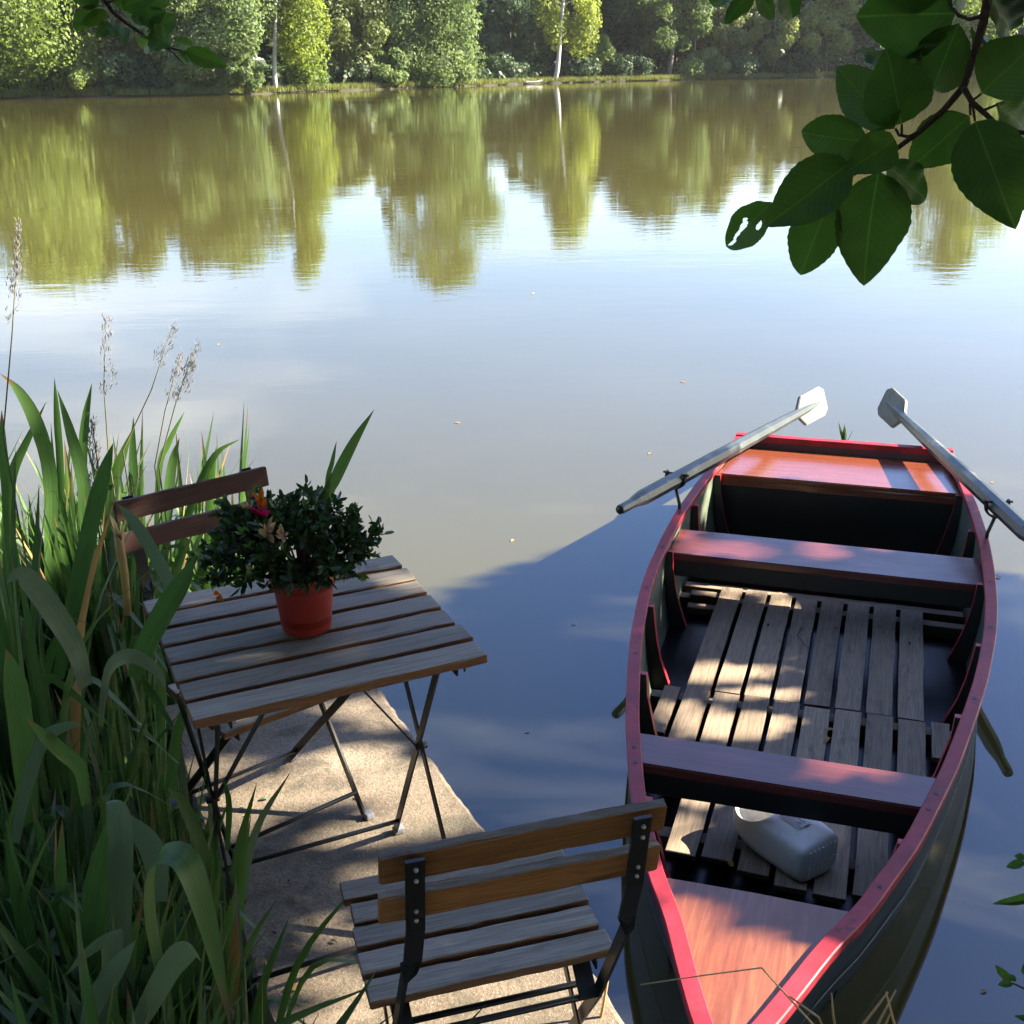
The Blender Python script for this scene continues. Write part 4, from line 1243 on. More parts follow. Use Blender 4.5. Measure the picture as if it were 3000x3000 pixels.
# leaves that the photograph shows one by one: (tip ... base) pixels in the 3000 px picture, depth, width in m
def crop(o, s, L): return [(o[0] + a * s, o[1] + b * s) for a, b in L]
S1 = .5176; O1 = (0, 900); S2 = .5694; O2 = (0, 1900)
hero = [
    (crop(O1, S1, [(0, 375), (110, 480), (205, 660), (280, 950), (285, 1400), (280, 1800)]), 2.75, .036, 0),
    (crop(O1, S1, [(262, 535), (150, 760), (70, 950), (30, 1300), (20, 1800)]), 2.8, .024, 0),
    (crop(O1, S1, [(308, 400), (325, 640), (345, 1000), (350, 1800)]), 3.0, .020, 0),
    (crop(O1, S1, [(325, 470), (400, 720), (470, 1000), (490, 1400), (490, 1800)]), 2.8, .034, 0),
    (crop(O1, S1, [(520, 430), (480, 650), (465, 950), (470, 1700)]), 3.0, .025, 0),
    (crop(O1, S1, [(755, 620), (750, 850), (765, 1150), (770, 1700)]), 3.1, .026, 0),
    (crop(O1, S1, [(1045, 590), (960, 760), (900, 950), (880, 1600)]), 3.1, .018, 0),
    (crop(O1, S1, [(640, 770), (590, 930), (520, 1200), (400, 1750), (330, 2100)]), 2.3, .036, 0),
    (crop(O1, S1, [(1015, 740), (970, 900), (930, 1300), (920, 1700)]), 3.2, .032, 0),
    (crop(O1, S1, [(750, 690), (690, 850), (640, 1030), (610, 1350), (600, 1750)]), 3.0, .032, 0),
    (crop(O1, S1, [(1225, 790), (1200, 950), (1180, 1200), (1165, 1620)]), 3.35, .024, 0),
    (crop(O1, S1, [(1360, 745), (1220, 830), (1110, 1050), (1030, 1300), (980, 1620)]), 3.3, .026, 0),
    (crop(O1, S1, [(660, 1110), (740, 1190), (840, 1340), (960, 1570), (1010, 1800)]), 2.15, .026, 1),
    (crop(O1, S1, [(1100, 1418), (1040, 1540), (940, 1700), (820, 1930), (760, 2100)]), 1.95, .040, 0),
    (crop(O1, S1, [(40, 1560), (110, 1510), (200, 1590), (300, 1730), (420, 1930), (480, 2150)]), 1.9, .045, 1),
    (crop(O1, S1, [(10, 580), (15, 800), (40, 1100), (40, 1700)]), 2.7, .024, 0),
    (crop(O2, S2, [(1190, 1960), (1120, 1640), (1040, 1330), (960, 1110), (880, 1062), (800, 1120), (790, 1400), (900, 1950)]), 1.42, .046, 0),
    (crop(O2, S2, [(540, 800), (600, 790), (625, 1000), (620, 1400), (640, 1930)]), 1.5, .040, 1),
    (crop(O2, S2, [(1040, 1615), (990, 1545), (900, 1610), (800, 1780), (700, 1960)]), 1.3, .038, 1),
    (crop(O2, S2, [(340, 1680), (440, 1560), (540, 1490), (570, 1540), (540, 1960)]), 1.32, .040, 1),
    (crop(O2, S2, [(700, 1500), (600, 1640), (500, 1800), (440, 1960)]), 1.28, .030, 1),
    (crop(O2, S2, [(860, 720), (930, 780), (1000, 930), (1050, 1080), (1060, 1200)]), 1.75, .024, 0),
    (crop(O2, S2, [(1150, 660), (1180, 800), (1170, 1040)]), 1.75, .012, 0),
    (crop(O2, S2, [(660, 850), (740, 950), (800, 1080), (820, 1300)]), 1.55, .040, 1),
    (crop(O2, S2, [(140, 360), (230, 450), (330, 540), (410, 620), (440, 800)]), 1.7, .026, 0),
    (crop(O2, S2, [(440, 410), (380, 385), (260, 430), (200, 520), (120, 780), (80, 1000)]), 1.7, .024, 1),
    (crop(O2, S2, [(500, 1930), (480, 1500), (520, 1150), (560, 860)][::-1]), 1.55, .050, 0),
    (crop(O2, S2, [(30, 0), (90, 300), (150, 900)]), 1.9, .050, 0),
    (crop(O2, S2, [(850, 210), (820, 130), (740, 60), (650, 40), (560, 120), (520, 400)]), 1.8, .026, 1),
]
heros = {}
for i, (pts, Y, w, pale) in enumerate(hero):
    P_ = [at_y(px, py, Y + .10 * k / len(pts)) for k, (px, py) in enumerate(pts)][::-1]
    key = (int(P_[0].x / .35), int(Y / .45))
    if key not in heros:
        heros[key] = thing('iris_plant', zone_label(P_[0].x, Y, True), 'plant', (P_[0].x, P_[0].y, max(.0, P_[0].z)), 0, GI)
    root = heros[key]
    vd = (P_[len(P_) // 2] - Vector((0, 0, HW))).normalized()
    d = (P_[-1] - P_[0]).normalized()
    sd_ = d.cross(vd).normalized()
    sd_.rotate(Quaternion(d, ri.uniform(-.5, .5)))
    link('leaf', blade_mesh('leaf', [p - root.location for p in P_], w, M_BLADE2 if pale else M_BLADE1, side=sd_, seed=i), root)
# iris leaves that rise behind the potted plant
ip = thing('iris_plant', 'pair of sword leaves rising behind the potted azalea', 'plant', at_y(940, 1700, 3.15), 0)
for pts, w in ((crop(O1, S1, [(1905, 757), (1880, 880), (1850, 1040), (1840, 1600)]), .014), ([(1096, 1200), (1040, 1290), (985, 1400), (955, 1480), (940, 1750)], .034)):
    P_ = [at_y(a, b, 3.15) for a, b in pts][::-1]
    link('leaf', blade_mesh('leaf', [p - ip.location for p in P_], w, M_BLADE1, side=Vector((.9, .2, 0)), seed=3), ip)
# dark leaf litter and low leaves that close the bed
n = 4600
gy = rng.uniform(.8, 3.5, n)
gx = np.array([edge_x(y) for y in gy]) - .07 - np.abs(rng.normal(0, .5, n))
gz = np.array([max(0, bank_h(x, y)) for x, y in zip(gx, gy)])
gh = rng.uniform(.12, .55, n); ga = rng.uniform(0, 6.28, n)
b0 = np.stack([gx, gy, gz - .02], 1); wv = np.stack([np.cos(ga), np.sin(ga), np.zeros(n)], 1) * rng.uniform(.004, .011, n)[:, None]
ln = rng.normal(0, .13, (n, 2)); ln[:, 0] = np.where(gx > np.array([edge_x(y) for y in gy]) - .3, -np.abs(ln[:, 0]) * .6, ln[:, 0])
mid = b0 + np.stack([ln[:, 0] * .35, ln[:, 1] * .35, gh * .6], 1); tp = b0 + np.stack([ln[:, 0], ln[:, 1], gh], 1)
Vv = np.stack([b0 - wv, b0 + wv, mid + wv * .8, mid - wv * .8, tp], 1).reshape(-1, 3)
bb = (np.arange(n) * 5)[:, None]
Q = np.concatenate([bb + np.array([[0, 1, 2, 3]]), bb + np.array([[3, 2, 4, 4]])], 0)
me = bpy.data.meshes.new('bank_grass')
me.from_pydata(Vv.tolist(), [], [tuple(q) for q in (bb + np.array([[0, 1, 2, 3]])).tolist()] + [tuple(q) for q in (bb + np.array([[3, 2, 4]])).tolist()])
me.materials.append(M_IRIS)
tag(link('bank_grass', me), 'dark grass and low leaves filling the reed bed', 'grass', kind='stuff')

# flowering grasses
def panicle_grass(label, tip, base, Y, ln_px, n, spread, seed, dense=1.0):
    r = random.Random(seed)
    a, b = at_y(*tip, Y), at_y(*base, Y)
    root = thing('flowering_grass', label, 'grass', (b.x, b.y, b.z - .45), 0, 'flowering grass stems above the reeds')
    o = root.location
    mid = a.lerp(b, .5) + Vector((r.uniform(-.012, .012), 0, 0))
    link('stem', tube_mesh('stem', [Vector((0, 0, 0)), b - o, mid - o, a - o], [.0022, .002, .0016, .0008], M_STEM, 6), root)
    d = (a - b).normalized(); L = ln_px * Y / F
    P, Dd = [], []
    for i in range(n):
        f = r.random()
        br = r.choice((-1, 1)) * spread * (1 - f * .75) * r.uniform(.25, 1)
        sdv = Vector((1, r.uniform(-.5, .5), .25)).normalized()
        p0 = a - d * L * (1 - f)
        c = p0 + sdv * br + d * abs(br) * r.uniform(.8, 1.7)
        for j in range(3):
            g = Vector((r.gauss(0, .004), r.gauss(0, .004), r.gauss(0, .006)))
            P.append(tuple(c + g - o)); Dd.append(tuple(d + sdv * br * 6 + Vector((r.gauss(0, .25), r.gauss(0, .25), r.gauss(0, .2)))))
    m = len(P); V, Q = small_leaves(m, np.array(P), np.array(Dd), ra.uniform(.008, .015, m), ra.uniform(.0015, .0028, m))
    tag(link('seed_head', np_mesh('seed_head', V, Q, M_PANIC), root), kind='stuff')
K = 3000 / 1932
def k2(x, y): return (x * K, y * K)
panicle_grass('tall upright grass seed head, left of the three over the water', k2(200, 598), k2(205, 860), 2.9, 255, 60, .022, 1)
panicle_grass('slanting sparse grass seed head, middle of the three over the water', k2(325, 618), k2(232, 850), 2.95, 170, 34, .026, 2)
panicle_grass('dense slanting grass seed head, right of the three over the water', k2(370, 650), k2(300, 880), 2.95, 200, 80, .020, 3)
panicle_grass('second stem of the dense grass seed head on the right', k2(340, 670), k2(292, 880), 2.98, 160, 46, .018, 4)
panicle_grass('tall brown grass seed head at the left edge of the picture', k2(36, 424), k2(6, 820), 2.6, 300, 90, .014, 5)
panicle_grass('short green-brown grass seed head between the sword leaves', k2(172, 790), k2(186, 960), 2.7, 230, 90, .014, 6)
# broken dry reed in the sun
br_ = thing('broken_reed', 'sunlit broken dry reed stump beside the far chair', 'reed', at_y(375, 1780, 2.25))
o_ = br_.location
link('stalk', tube_mesh('stalk', [at_y(x, y, 2.25) - o_ for x, y in ((375, 1800), (365, 1680), (352, 1600), (345, 1560))], [.008, .009, .010, .008], M_STRAW, 7), br_)
for i in range(7):
    a = at_y(346 + ri.uniform(-8, 8), 1580, 2.25) - o_; b = at_y(335 + ri.uniform(-14, 45), 1515 + ri.uniform(-10, 60), 2.25 - ri.uniform(0, .03)) - o_
    link('fray', blade_mesh('fray', [a, a.lerp(b, .5) + Vector((.004, -.004, 0)), b], .010, M_STRAW, seed=i), br_)

# ------------------------------------------------------------------ beech branches hanging into the picture
def beech_leaf_mesh(seed, holes=False):
    """unit leaf: base (0,0), tip (0,1), half width about .33; wavy pointed oval with a folded midrib"""
    r = random.Random(seed)
    NL, NWd = (22, 3) if not holes else (48, 16)
    V, Fc = [], []
    cu = r.uniform(-.35, .30); tw = r.uniform(-.30, .30)
    for j in range(NL + 1):
        f = j / NL
        w = .50 * (math.sin(math.pi * f ** .78) ** .80) * (1 - .16 * f)
        if j == NL: w = .0
        wl, wr = (w * (1 + (.018 if j % 2 else -.014)) for _ in (0, 1))
        for k in range(-NWd, NWd + 1):
            g = k / NWd
            x = g * (wl if g < 0 else wr)
            z = .22 * abs(x) + cu * (f - .3) ** 2 + tw * x * f + .018 * math.sin(f * 22 + abs(x) * 9) * abs(g)
            V.append((x, f + .02 * abs(g) * math.sin(f * 3.14), z))
    m = 2 * NWd + 1
    hs = [(.50, .15, .07), (.56, .10, .05), (.63, .08, .05), (.70, .02, .06), (.76, -.02, .05), (.85, -.25, .09), (.30, -.45, .06), (.42, .30, .04)] if holes else []
    for j in range(NL):
        for k in range(m - 1):
            if any(((j / NL - a) / c) ** 2 + (((k - NWd) / NWd - b) / (2.2 * c)) ** 2 < 1 + .12 * math.sin(j * .7 + k * .5) for a, b, c in hs): continue
            a = j * m + k; Fc.append((a, a + 1, a + m + 1, a + m))
    return mesh('leaf', V, Fc, M_BEECH, True)
LEAFM = [beech_leaf_mesh(i) for i in range(6)]
LEAFH = beech_leaf_mesh(99, True)
rl_ = random.Random(12)
def place_leaf(parent, b, t, wpx, dist, idx, tilt):
    rb_, rt_ = ray(*b).normalized(), ray(*t).normalized()
    d1 = dist; d2 = dist * (1 + tilt)
    B, T = Vector((0, 0, HW)) + rb_ * d1, Vector((0, 0, HW)) + rt_ * d2
    L = (T - B).length
    yv = (T - B).normalized()
    view = ((B + T) * .5 - Vector((0, 0, HW))).normalized()
    xv = yv.cross(-view).normalized()
    xv.rotate(Quaternion(yv, rl_.uniform(-.35, .35)))
    zv = xv.cross(yv)
    wid = wpx * dist / F / .92
    me = LEAFH if idx == -1 else LEAFM[idx % 6]
    o = link('leaf', me, parent)
    mt = Matrix(((xv.x * wid, yv.x * L, zv.x * L, B.x), (xv.y * wid, yv.y * L, zv.y * L, B.y), (xv.z * wid, yv.z * L, zv.z * L, B.z), (0, 0, 0, 1)))
    o.matrix_basis = Matrix.Translation(-parent.location) @ mt
    # petiole end point
    return B
def twig_path(parent, name, pts, dist, r0, r1):
    P_ = [Vector((0, 0, HW)) + ray(*p).normalized() * (dist + k * .004) - parent.location for k, p in enumerate(pts)]
    n = len(P_)
    return link(name, tube_mesh(name, P_, [r0 + (r1 - r0) * i / (n - 1) for i in range(n)], M_TWIG, 7), parent)
OR, SR = (2000, 0), .5176
def cr3(L): return crop(OR, SR, L)
DB = 1.02
brn = thing('beech_branch', 'dark beech branch with large leaves hanging in from the top right', 'branch', Vector((0, 0, HW)) + ray(*cr3([(1590, 490)])[0]).normalized() * DB)
bpy.context.view_layer.update()
twig_path(brn, 'twig', cr3([(1830, -500), (1740, -120), (1722, 20), (1700, 130), (1650, 310), (1590, 490), (1480, 620), (1340, 745), (1150, 885), (1040, 950), (940, 1000), (800, 1080), (520, 1140)]), DB, .0042, .0009)
twig_path(brn, 'side_twig', cr3([(1590, 495), (1640, 580), (1720, 650), (1810, 735), (1960, 755), (2100, 790)]), DB, .0024, .0016)
twig_path(brn, 'side_twig', cr3([(1715, 60), (1680, 95), (1620, 110), (1560, 85), (1520, 40), (1480, -60)]), DB, .0018, .0010)
twig_path(brn, 'side_twig', cr3([(1340, 745), (1280, 775), (1225, 765), (1205, 730)]), DB, .0016, .0010)
twig_path(brn, 'side_twig', cr3([(1480, -60), (900, -180), (500, -140), (380, -60)]), DB + .1, .0018, .0012)
rightleaves = [((505, 1145), (235, 1405), 200, -1, .05), ((940, 925), (448, 1305), 300, 0, -.04), ((840, 1120), (650, 1582), 265, 1, .03), ((1105, 968), (1008, 1595), 400, 2, .02),
    ((1055, 800), (648, 760), 270, 3, .03), ((1205, 785), (930, 975), 210, 4, -.03), ((1150, 925), (1368, 1122), 205, 5, .06), ((1200, 735), (890, 415), 270, 0, .05),
    ((1240, 705), (1165, 295), 330, 1, -.03), ((1630, 650), (1325, 925), 265, 2, .04), ((1655, 685), (1878, 1288), 350, 3, -.02), ((1560, 140), (1398, 540), 290, 4, .05),
    ((1545, 75), (985, 90), 400, 5, .02), ((1690, 530), (2010, 230), 330, 0, .03), ((1785, 590), (2000, 770), 210, 1, .08), ((1815, 775), (1985, 1130), 230, 2, .06),
    ((1735, -30), (1905, 215), 190, 3, .10), ((1880, -120), (1960, 120), 210, 4, .10), ((1290, 330), (1055, 300), 130, 5, .15), ((1375, 240), (1280, 390), 110, 0, .15), ((1500, -90), (1130, -150), 300, 2, .03),
    ((1560, -160), (1640, 40), 160, 3, .12), ((1640, 180), (1745, 330), 110, 1, .2), ((2010, 800), (1840, 1010), 180, 4, .1)]
for b, t, w, i, tl in rightleaves:
    (b,), (t,) = cr3([b]), cr3([t])
    place_leaf(brn, b, t, w * SR, DB + .01 * (i % 3), i, tl)
for b, t, w, i in [((400, -70), (252, 108), 105, 0), ((330, -80), (130, 40), 90, 1), ((420, -60), (500, 75), 95, 2), ((560, -110), (640, 128), 140, 3), ((700, -120), (820, 12), 110, 4)]:
    (b,), (t,) = cr3([b]), cr3([t]); place_leaf(brn, b, t, w * SR, DB + .12, i, .04)
# petioles
for b, c in [((1105, 968), (1120, 905)), ((1240, 705), (1240, 765)), ((1630, 650), (1625, 590)), ((1655, 685), (1640, 585)), ((1690, 530), (1645, 565)), ((1785, 590), (1700, 625)), ((1055, 800), (1150, 885)), ((840, 1120), (880, 1040)), ((1815, 775), (1800, 730))]:
    twig_path(brn, 'petiole', cr3([b, c]), DB, .0009, .0011)

DL = 2.3
br2 = thing('beech_branch', 'thin beech twig with small leaves hanging in at the top left', 'branch', Vector((0, 0, HW)) + ray(*crop((0, 0), S1, [(680, 100)])[0]).normalized() * DL)
bpy.context.view_layer.update()
def cl(L): return crop((0, 0), S1, L)
twig_path(br2, 'twig', cl([(480, -160), (590, 0), (640, 70), (700, 120), (830, 210), (960, 272), (1060, 292), (1200, 335)]), DL, .0045, .001)
twig_path(br2, 'side_twig', cl([(600, 20), (700, -20), (820, -60)]), DL, .002, .001)
twig_path(br2, 'side_twig', cl([(900, 240), (980, 300), (1035, 355)]), DL, .002, .001)
for i, (b, t, w) in enumerate([((540, 20), (440, 150), 110), ((600, 62), (455, 145), 75), ((620, 130), (540, 218), 62), ((635, 140), (655, 212), 48), ((700, 158), (702, 243), 55), ((705, 60), (828, 140), 80), ((790, 120), (935, 60), 95),
        ((850, 190), (1005, 78), 110), ((850, 185), (1000, 268), 130), ((850, 205), (795, 295), 85), ((990, 235), (1095, 265), 62), ((1050, 285), (1292, 374), 92), ((1000, 285), (1055, 352), 50), ((690, 35), (880, -20), 95),
        ((640, 20), (740, -40), 90), ((560, -20), (400, -10), 110), ((560, 30), (480, -60), 90), ((740, 100), (850, 110), 70), ((820, -20), (960, 30), 90), ((890, 240), (1000, 290), 60)]):
    (b,), (t,) = cl([b]), cl([t]); place_leaf(br2, b, t, w * S1, DL, i, rl_.uniform(-.03, .04))

# ------------------------------------------------------------------ beech on the right bank: its crown shades the landing
def beech():
    root = thing('beech_tree', 'large beech on the right bank whose crown shades the landing', 'tree', (8.2, -1.2, .4))
    trk = link('trunk', tube_mesh('trunk', [(0, 0, -.6), (-.05, 0, 1.2), (.1, .1, 3.5), (0, .2, 6.5), (.1, .2, 10)], [.42, .33, .28, .2, .07], M_BARK, 14), root)
    rr = random.Random(3)
    for i in range(16):
        z = rr.uniform(2.2, 9); a = rr.uniform(0, 6.28); L = rr.uniform(2, 4.6)
        p = Vector((.05, .1, z)); q = p + Vector((math.cos(a) * L, math.sin(a) * L, rr.uniform(.1, 1.0)))
        link('limb', tube_mesh('limb', [p, p.lerp(q, .5) + Vector((0, 0, .25)), q], [.10, .06, .015], M_BARK, 7), trk)
    n = 260000
    Q = np.stack([rng.uniform(3.5, 10.5, n), rng.uniform(-6, 6.2, n), rng.uniform(1.7, 10.8, n)], 1)
    v = np.array(SUN)
    def hit(z): return Q[:, :2] - v[:2] * ((Q[:, 2] - z) / v[2])[:, None]
    h0 = hit(0)
    ex = np.array([-9, -1.5, -.22, .3, .615, 1.0, 1.5, 2.1, 4.0]); ey = np.array([-1.0, 3.55, 4.65, 5.1, 5.30, 4.95, 4.70, 4.65, 4.5])
    edge = np.interp(h0[:, 0], ex, ey) + .03 * np.sin(h0[:, 0] * 7) + rng.normal(0, .05, n) - .03
    keep = (h0[:, 1] < edge) & (h0[:, 0] < 3.3) & (h0[:, 0] > -9)  # crown trimmed so that its shadow ends along a set line on the water
    # leaves cut out along the sun's rays to put sun patches on landing and boat
    for px, py, z, rx, ry in GAPS:
        if z == D: rx, ry = rx * .8, ry * .8
        c = at_z(px, py, z); h = hit(z)
        dd = ((h[:, 0] - c.x) / (rx + .055)) ** 2 + ((h[:, 1] - c.y) / (ry + .032)) ** 2
        keep &= dd > 1
    h1 = hit(.9)
    cl_ = np.sin(h1[:, 0] * 4.1 + 1) * np.sin(h1[:, 1] * 5.3 + .4 * h1[:, 0])
    keep &= ~((h1[:, 0] < -1.0) & (cl_ > .62))
    Qk = Q[keep]; m = len(Qk)
    nr = rng.normal(size=(m, 3)) * .55 + np.array([.2, 0, 1.0]); nr /= np.linalg.norm(nr, axis=1, keepdims=True)
    V, F4 = cards(Qk - np.array(root.location), nr, rng.uniform(.06, .10, m), 1.35)
    link('crown', np_mesh('crown', V, F4, M_CANOPY), root)
    return m
def c7(x, y): return (1700 + x * .6729, 1700 + y * .6729)
def c4(x, y): return (950 + x * .31056, 2100 + y * .31056)
def c3(x, y): return (500 + x * .31056, 2100 + y * .31056)
GAPS = []
def gap(p, z, rx, ry=None): GAPS.append((p[0], p[1], z, rx, ry or rx))
# landing
for p, rx, ry in [(c4(380, 370), .13, .055), (c4(60, 430), .10, .05), (c3(900, 760), .20, .08), (c3(500, 800), .10, .04), (c4(900, 600), .12, .10), (c4(1200, 800), .12, .14), (c4(1000, 950), .16, .08), (c4(500, 700), .14, .06), (c4(300, 1120), .14, .03),
        ((1500, 2930), .26, .13), ((1700, 2850), .14, .12), ((1250, 2960), .22, .06), ((1800, 2990), .15, .1), ((1500, 3060), .35, .14), ((1000, 2720), .07, .03), ((985, 2880), .10, .03), ((1300, 2780), .12, .04), ((1450, 2700), .12, .05), ((700, 2420), .07, .03), ((1040, 2075), .10, .04), ((1120, 2110), .06, .06), ((620, 2250), .10, .04), ((900, 2990), .06, .02), ((1150, 2560), .06, .02)]:
    gap(p, D, rx, ry)
# table end and pot
gap((1210, 1700), D + .7, .05, .035); gap((985, 1780), D + .80, .008, .008); gap((1340, 1850), D + .7, .01, .005); gap((340, 1560), D + .75, .025, .03)
# bow
for p, rx, ry in [((1985, 2690), .09, .10), ((2050, 2790), .12, .10), ((2090, 2900), .13, .10), ((2120, 3010), .14, .08), ((2270, 2900), .10, .07), ((2380, 2810), .06, .045), ((1905, 2590), .06, .07), ((2190, 2960), .12, .08), ((2150, 2740), .06, .03)]:
    gap(p, .30, rx, ry)
# floor of the boat
for p, rx, ry in [(c7(350, 930), .08, .04), (c7(540, 960), .07, .03), (c7(420, 1060), .05, .025), (c7(560, 640), .10, .07), (c7(720, 640), .10, .07), (c7(820, 640), .05, .06), (c7(500, 400), .06, .06), (c7(620, 400), .08, .05), (c7(720, 400), .07, .035), (c7(870, 490), .06, .04), (c7(700, 500), .09, .03),
        (c7(640, 130), .06, .10), (c7(880, 110), .035, .07), (c7(650, 20), .10, .10), (c7(900, 20), .08, .08), (c7(420, 560), .05, .03)]:
    gap(p, .01, rx, ry)
gap(c7(830, 1010), .14, .13, .08); gap(c7(740, 1010), .12, .08, .06)
gap(c7(300, 700), .25, .02, .02)
for p, z, rx, ry in [((2063, 1450), .2, .10, .14), ((1930, 1680), .15, .05, .09), ((2000, 1720), .10, .06, .09), ((1990, 1560), .25, .05, .05)]:
    gap(p, z, rx, ry)
beech()

# unseen trees and a bush, added behind and beside the viewer to block sky light
def sky_block_tree(label, x, y, h, r, seed, base):
    root = thing('sky_block_tree', label, 'tree', (x, y, .3))
    link('trunk', tube_mesh('trunk', [(0, 0, -.6), (.1, 0, h * .4), (0, .1, h * .85)], [.28, .2, .06], M_BARK, 10), root)
    P, nr = crown_points(lobe_tree(h, r, base, 26, seed), 9000, .1)
    keep = (P[:, 1] + y < 1.1) | (P[:, 0] + x < -4.2) | ((P[:, 0] + x < -2.2) & (P[:, 1] + y < 2.2))
    V, Q = cards(P[keep], nr[keep], .30 * rng.uniform(.6, 1.4, keep.sum()))
    link('crown', np_mesh('crown', V, Q, M_CANOPY), root)
sky_block_tree('unseen leafy tree added to block the sky, on the near bank behind the viewer, left', -4.5, -4.0, 13, 4.8, 801, 2.6)
sky_block_tree('unseen leafy tree added to block the sky, on the near bank straight behind the viewer', .8, -5.0, 13, 4.8, 802, 2.6)
sky_block_tree('unseen leafy tree added to block the sky, on the near bank left of the reed bed', -8.5, 1.0, 11, 4.2, 803, 1.5)
sky_block_tree('unseen dense hazel bush added to keep sky light off the reeds, on the near bank left of the viewer', -4.0, .4, 4.5, 1.9, 805, .6)  # added bush, out of view, that darkens the reed bed
sky_block_tree('unseen leafy tree added to block the sky, on the near bank between the viewer and the beech', 4.0, -6.0, 14, 5.0, 804, 2.5)

# ------------------------------------------------------------------ small things at the edges
def stalks(label, paths, Y, w, cat='grass', mat=M_STRAW):
    P0 = at_y(*paths[0][0], Y)
    root = thing('dry_grass', label, cat, P0)
    for i, pts in enumerate(paths):
        link('stalk', tube_mesh('stalk', [at_y(a, b, Y + .02 * i) - P0 for a, b in pts], [w * (1 - .5 * k / (len(pts) - 1)) for k in range(len(pts))], mat, 5), root)
    return root
stalks('long bent straw lying across the bow of the boat', [[k2(1545, 1945), k2(1495, 1890), k2(1437, 1826), k2(1330, 1840), k2(1208, 1858)]], 1.62, .0022)
stalks('dry yellow straws standing in front of the bow, left bunch', [[k2(1580, 1960), k2(1572, 1915), k2(1569, 1875)], [k2(1562, 1960), k2(1545, 1920), k2(1490, 1880)]], 1.55, .003)
stalks('dry yellow straws crossing in front of the bow, right bunch', [[k2(1615, 1950), k2(1650, 1905), k2(1675, 1872)], [k2(1692, 1950), k2(1683, 1915), k2(1672, 1872)], [k2(1645, 1955), k2(1665, 1915), k2(1690, 1868)], [k2(1660, 1955), k2(1672, 1930), k2(1680, 1912)]], 1.55, .003)
def c6(x, y): return (1500 + x * .3623, 2300 + y * .3623)
stalks('pale grass stem growing beside the right leg of the near chair', [[c6(700, 1960), c6(740, 1780), c6(775, 1560), c6(800, 1380), c6(850, 1220), c6(930, 1070)]], 1.78, .0035)
# sprigs in the water on the right
def sprig(label, pxs, Y, leaves, stem):
    P0 = at_y(*stem[0], Y)
    root = thing('water_sprig', label, 'plant', P0)
    link('stem', tube_mesh('stem', [at_y(a, b, Y) - P0 for a, b in stem], [.003, .0016], M_TWIG, 5), root)
    bpy.context.view_layer.update()
    for i, (b, t, w) in enumerate(leaves):
        me = LEAFM[i % 6]
        B, T = at_y(*b, Y), at_y(*t, Y + .01); L = (T - B).length
        yv = (T - B).normalized(); view = (B - Vector((0, 0, HW))).normalized(); xv = yv.cross(-view).normalized(); xv.rotate(Quaternion(yv, .3)); zv = xv.cross(yv)
        wd_ = w * Y / F / .8
        o = link('leaf', me, root)
        o.matrix_basis = Matrix.Translation(-P0) @ Matrix(((xv.x * wd_, yv.x * L, zv.x * L, B.x), (xv.y * wd_, yv.y * L, zv.y * L, B.y), (xv.z * wd_, yv.z * L, zv.z * L, B.z), (0, 0, 0, 1)))
def c9(x, y): return (2500 + x * .4139, 2200 + y * .4139)
sprig('small leafy sprig at the right edge below the oar reflection', None, 2.1, [(c9(1215, 790), c9(1085, 825), 28), (c9(1215, 760), c9(1140, 740), 22), (c9(1230, 800), c9(1290, 740), 30)], [c9(1330, 1000), c9(1210, 790)])
sprig('dark sword leaf pointing in from the right edge', None, 2.0, [(c9(1420, 1030), c9(980, 1098), 30)], [c9(1500, 1040), c9(1400, 1035)])
sprig('dark leafy sprig in the lower right corner', None, 1.8, [(c9(1110, 1640), c9(990, 1510), 28), (c9(1130, 1650), c9(1020, 1650), 24), (c9(1150, 1630), c9(1100, 1580), 18), (c9(1200, 1580), c9(1240, 1480), 24)], [c9(1290, 1720), c9(1130, 1645)])
sprig('green blade tip at the very bottom of the right edge', None, 1.75, [(c9(1330, 1925), c9(1130, 1880), 22)], [c9(1400, 1930), c9(1320, 1920)])
# floating reed stem tip behind the transom
tf = thing('water_plant', 'dark tuft of water plant just behind the transom', 'plant', at_z(2476, 1290, 0.0))
for i in range(7):
    a = Vector((ri.uniform(-.015, .015), 0, -.05)); b = Vector((ri.uniform(-.05, .05), ri.uniform(-.02, .02), .10 + ri.uniform(-.03, .03)))
    link('leaf', blade_mesh('leaf', [a, a.lerp(b, .5), b], .018, M_F_DARK, seed=i), tf)
# specks floating on the water
for i, (px, py) in enumerate([(1545, 2145), (1905, 1330), (2920, 1690), (2880, 2905), (1500, 1585), (2000, 1120), (1680, 1830), (2240, 430), (1560, 860), (2905, 1415), (640, 1010), (1340, 1240)]):
    p = at_z(px, py, 0); q = .006 + .004 * (i % 3) + p.y * .0009
    sp_ = link('floating_leaf', blade_mesh('floating_leaf', [(-q, 0, .001), (0, q * .2, .003), (q, 0, .0015)], q * .9, M_DRY if i % 2 else M_STRAW, side=Vector((0, 1, 0)), seed=i))
    sp_.location = (p.x, p.y, .002); sp_.rotation_euler = (0, 0, i * 1.1)
    tag(sp_, 'tiny withered leaf floating on the pond', 'leaf', 'specks floating on the pond')
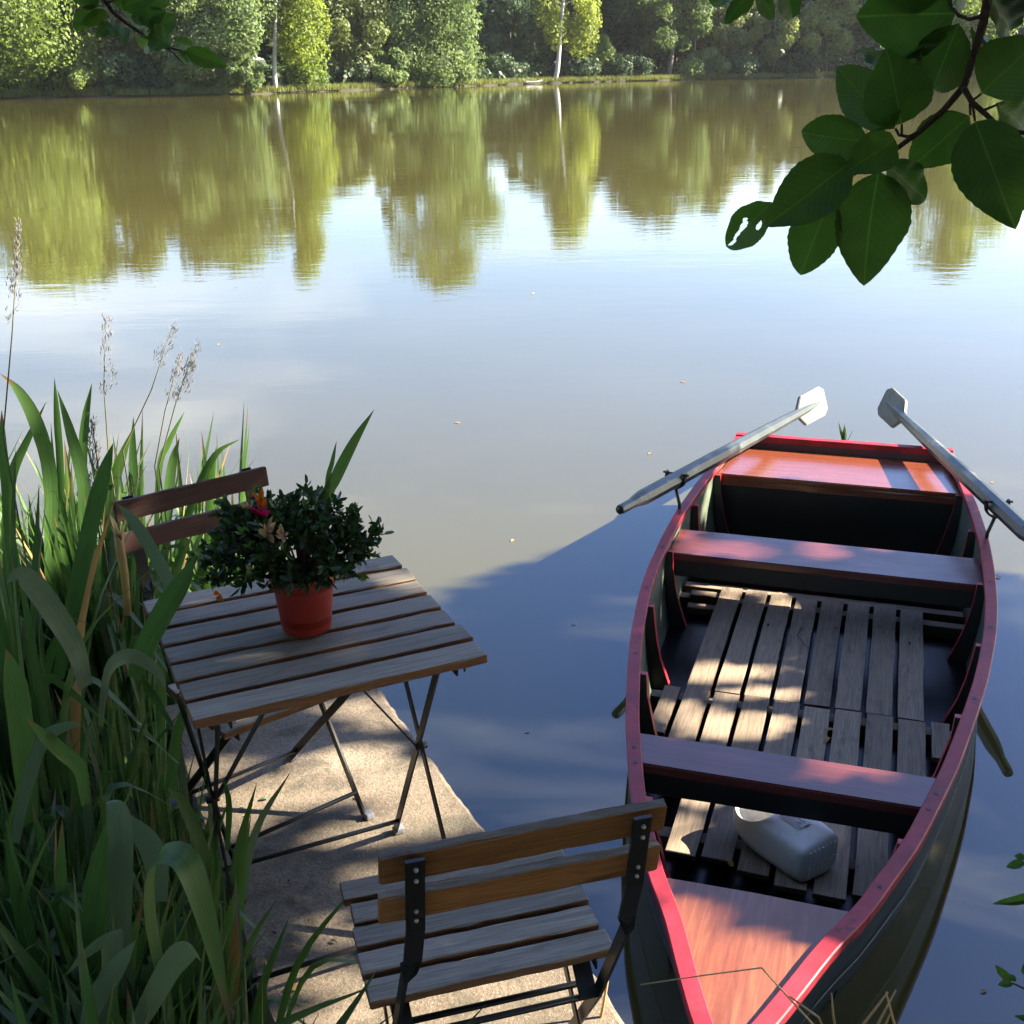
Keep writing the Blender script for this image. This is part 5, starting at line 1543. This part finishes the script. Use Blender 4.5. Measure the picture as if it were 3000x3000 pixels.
# fallen leaves and twigs
def fallen(name, label, p, z, L, W, mat, rz, seed, cat='leaf', group=None):
    pos = at_z(*p, z)
    o = link(name, blade_mesh(name, [(-L / 2, 0, .001), (-L * .15, 0, .006), (L * .2, .001, .007), (L / 2, 0, .002)], W, mat, side=Vector((0, 1, 0)), seed=seed))
    o.location = (pos.x, pos.y, z + .003); o.rotation_euler = (0, 0, rz)
    return tag(o, label, cat, group)
GF = 'fallen leaves on the landing'
fallen('fallen_leaf', 'curled green leaf lying on the landing beside the reeds', crop(O2, S2, [(1190, 1665)])[0], D, .05, .02, M_IRIS2, 2.2, 1, group=GF)
for i, p in enumerate([(1350, 1633), (1480, 1800), (1510, 1755), (1205, 1300)]):
    fallen('fallen_leaf', 'small yellow-green leaf fallen on the landing', crop(O2, S2, [p])[0], D, .022, .014, M_IRIS2 if i % 2 else M_DRY, i * 1.3, i, group=GF)
rd_ = random.Random(44)
for i in range(26):
    f = rd_.random(); y = 1.55 + 1.5 * f; x = edge_x(y) + .03 + abs(rd_.gauss(0, .16))
    L_ = rd_.uniform(.010, .028)
    o = link('fallen_leaf', blade_mesh('fallen_leaf', [(-L_ / 2, 0, .001), (0, .001, .004), (L_ / 2, 0, .0015)], L_ * rd_.uniform(.25, .6), (M_DRY, M_TWIG, M_IRIS2)[i % 3], side=Vector((0, 1, 0)), seed=i))
    o.location = (x, y, D + .002); o.rotation_euler = (0, 0, rd_.uniform(0, 6.28))
    tag(o, 'tiny withered leaf scrap on the landing beside the reeds', 'leaf', 'leaf scraps on the landing')
for i, p in enumerate([c7(1085, 660), c7(1075, 700), c7(650, 1235), c7(550, 530), c7(690, 540), c7(820, 560), c7(1300, 210), c7(1120, 215), c7(820, 200), c7(1430, 280)]):
    fallen('fallen_leaf', 'small withered brown leaf on the floor boards of the boat', p, ZF + .011, .035 if i < 3 else .018, .016 if i < 3 else .010, M_DRY if i < 6 else M_TWIG, i * .9, i + 20, group='withered leaves in the boat')
tw_ = tag(link('twig', tube_mesh('twig', [at_z(*c7(a, b), ZF + .014) for a, b in ((965, 205), (945, 240), (970, 270), (1003, 305))], [.0018, .0015, .0013, .001], M_TWIG, 5)), 'thin bent twig on the middle floor boards of the boat', 'twig')

# ------------------------------------------------------------------ thin haze over the pond
hz = bpy.data.materials.new('haze'); hz.use_nodes = True
hz.node_tree.nodes.remove(hz.node_tree.nodes['Principled BSDF'])
pv = hz.node_tree.nodes.new('ShaderNodeVolumePrincipled')
pv.inputs['Density'].default_value = .00009; pv.inputs['Color'].default_value = (.90, .93, .96, 1); pv.inputs['Anisotropy'].default_value = .2
hz.node_tree.links.new(pv.outputs[0], hz.node_tree.nodes['Material Output'].inputs['Volume'])
bm = bmesh.new(); bmesh.ops.create_cube(bm, size=1.0)
for v in bm.verts: v.co = Vector((v.co.x * 600, 145 + v.co.y * 370, 14 + v.co.z * 31))
tag(link('haze', from_bm('haze', bm, hz)), 'thin pale summer haze over the pond', 'haze', kind='stuff')
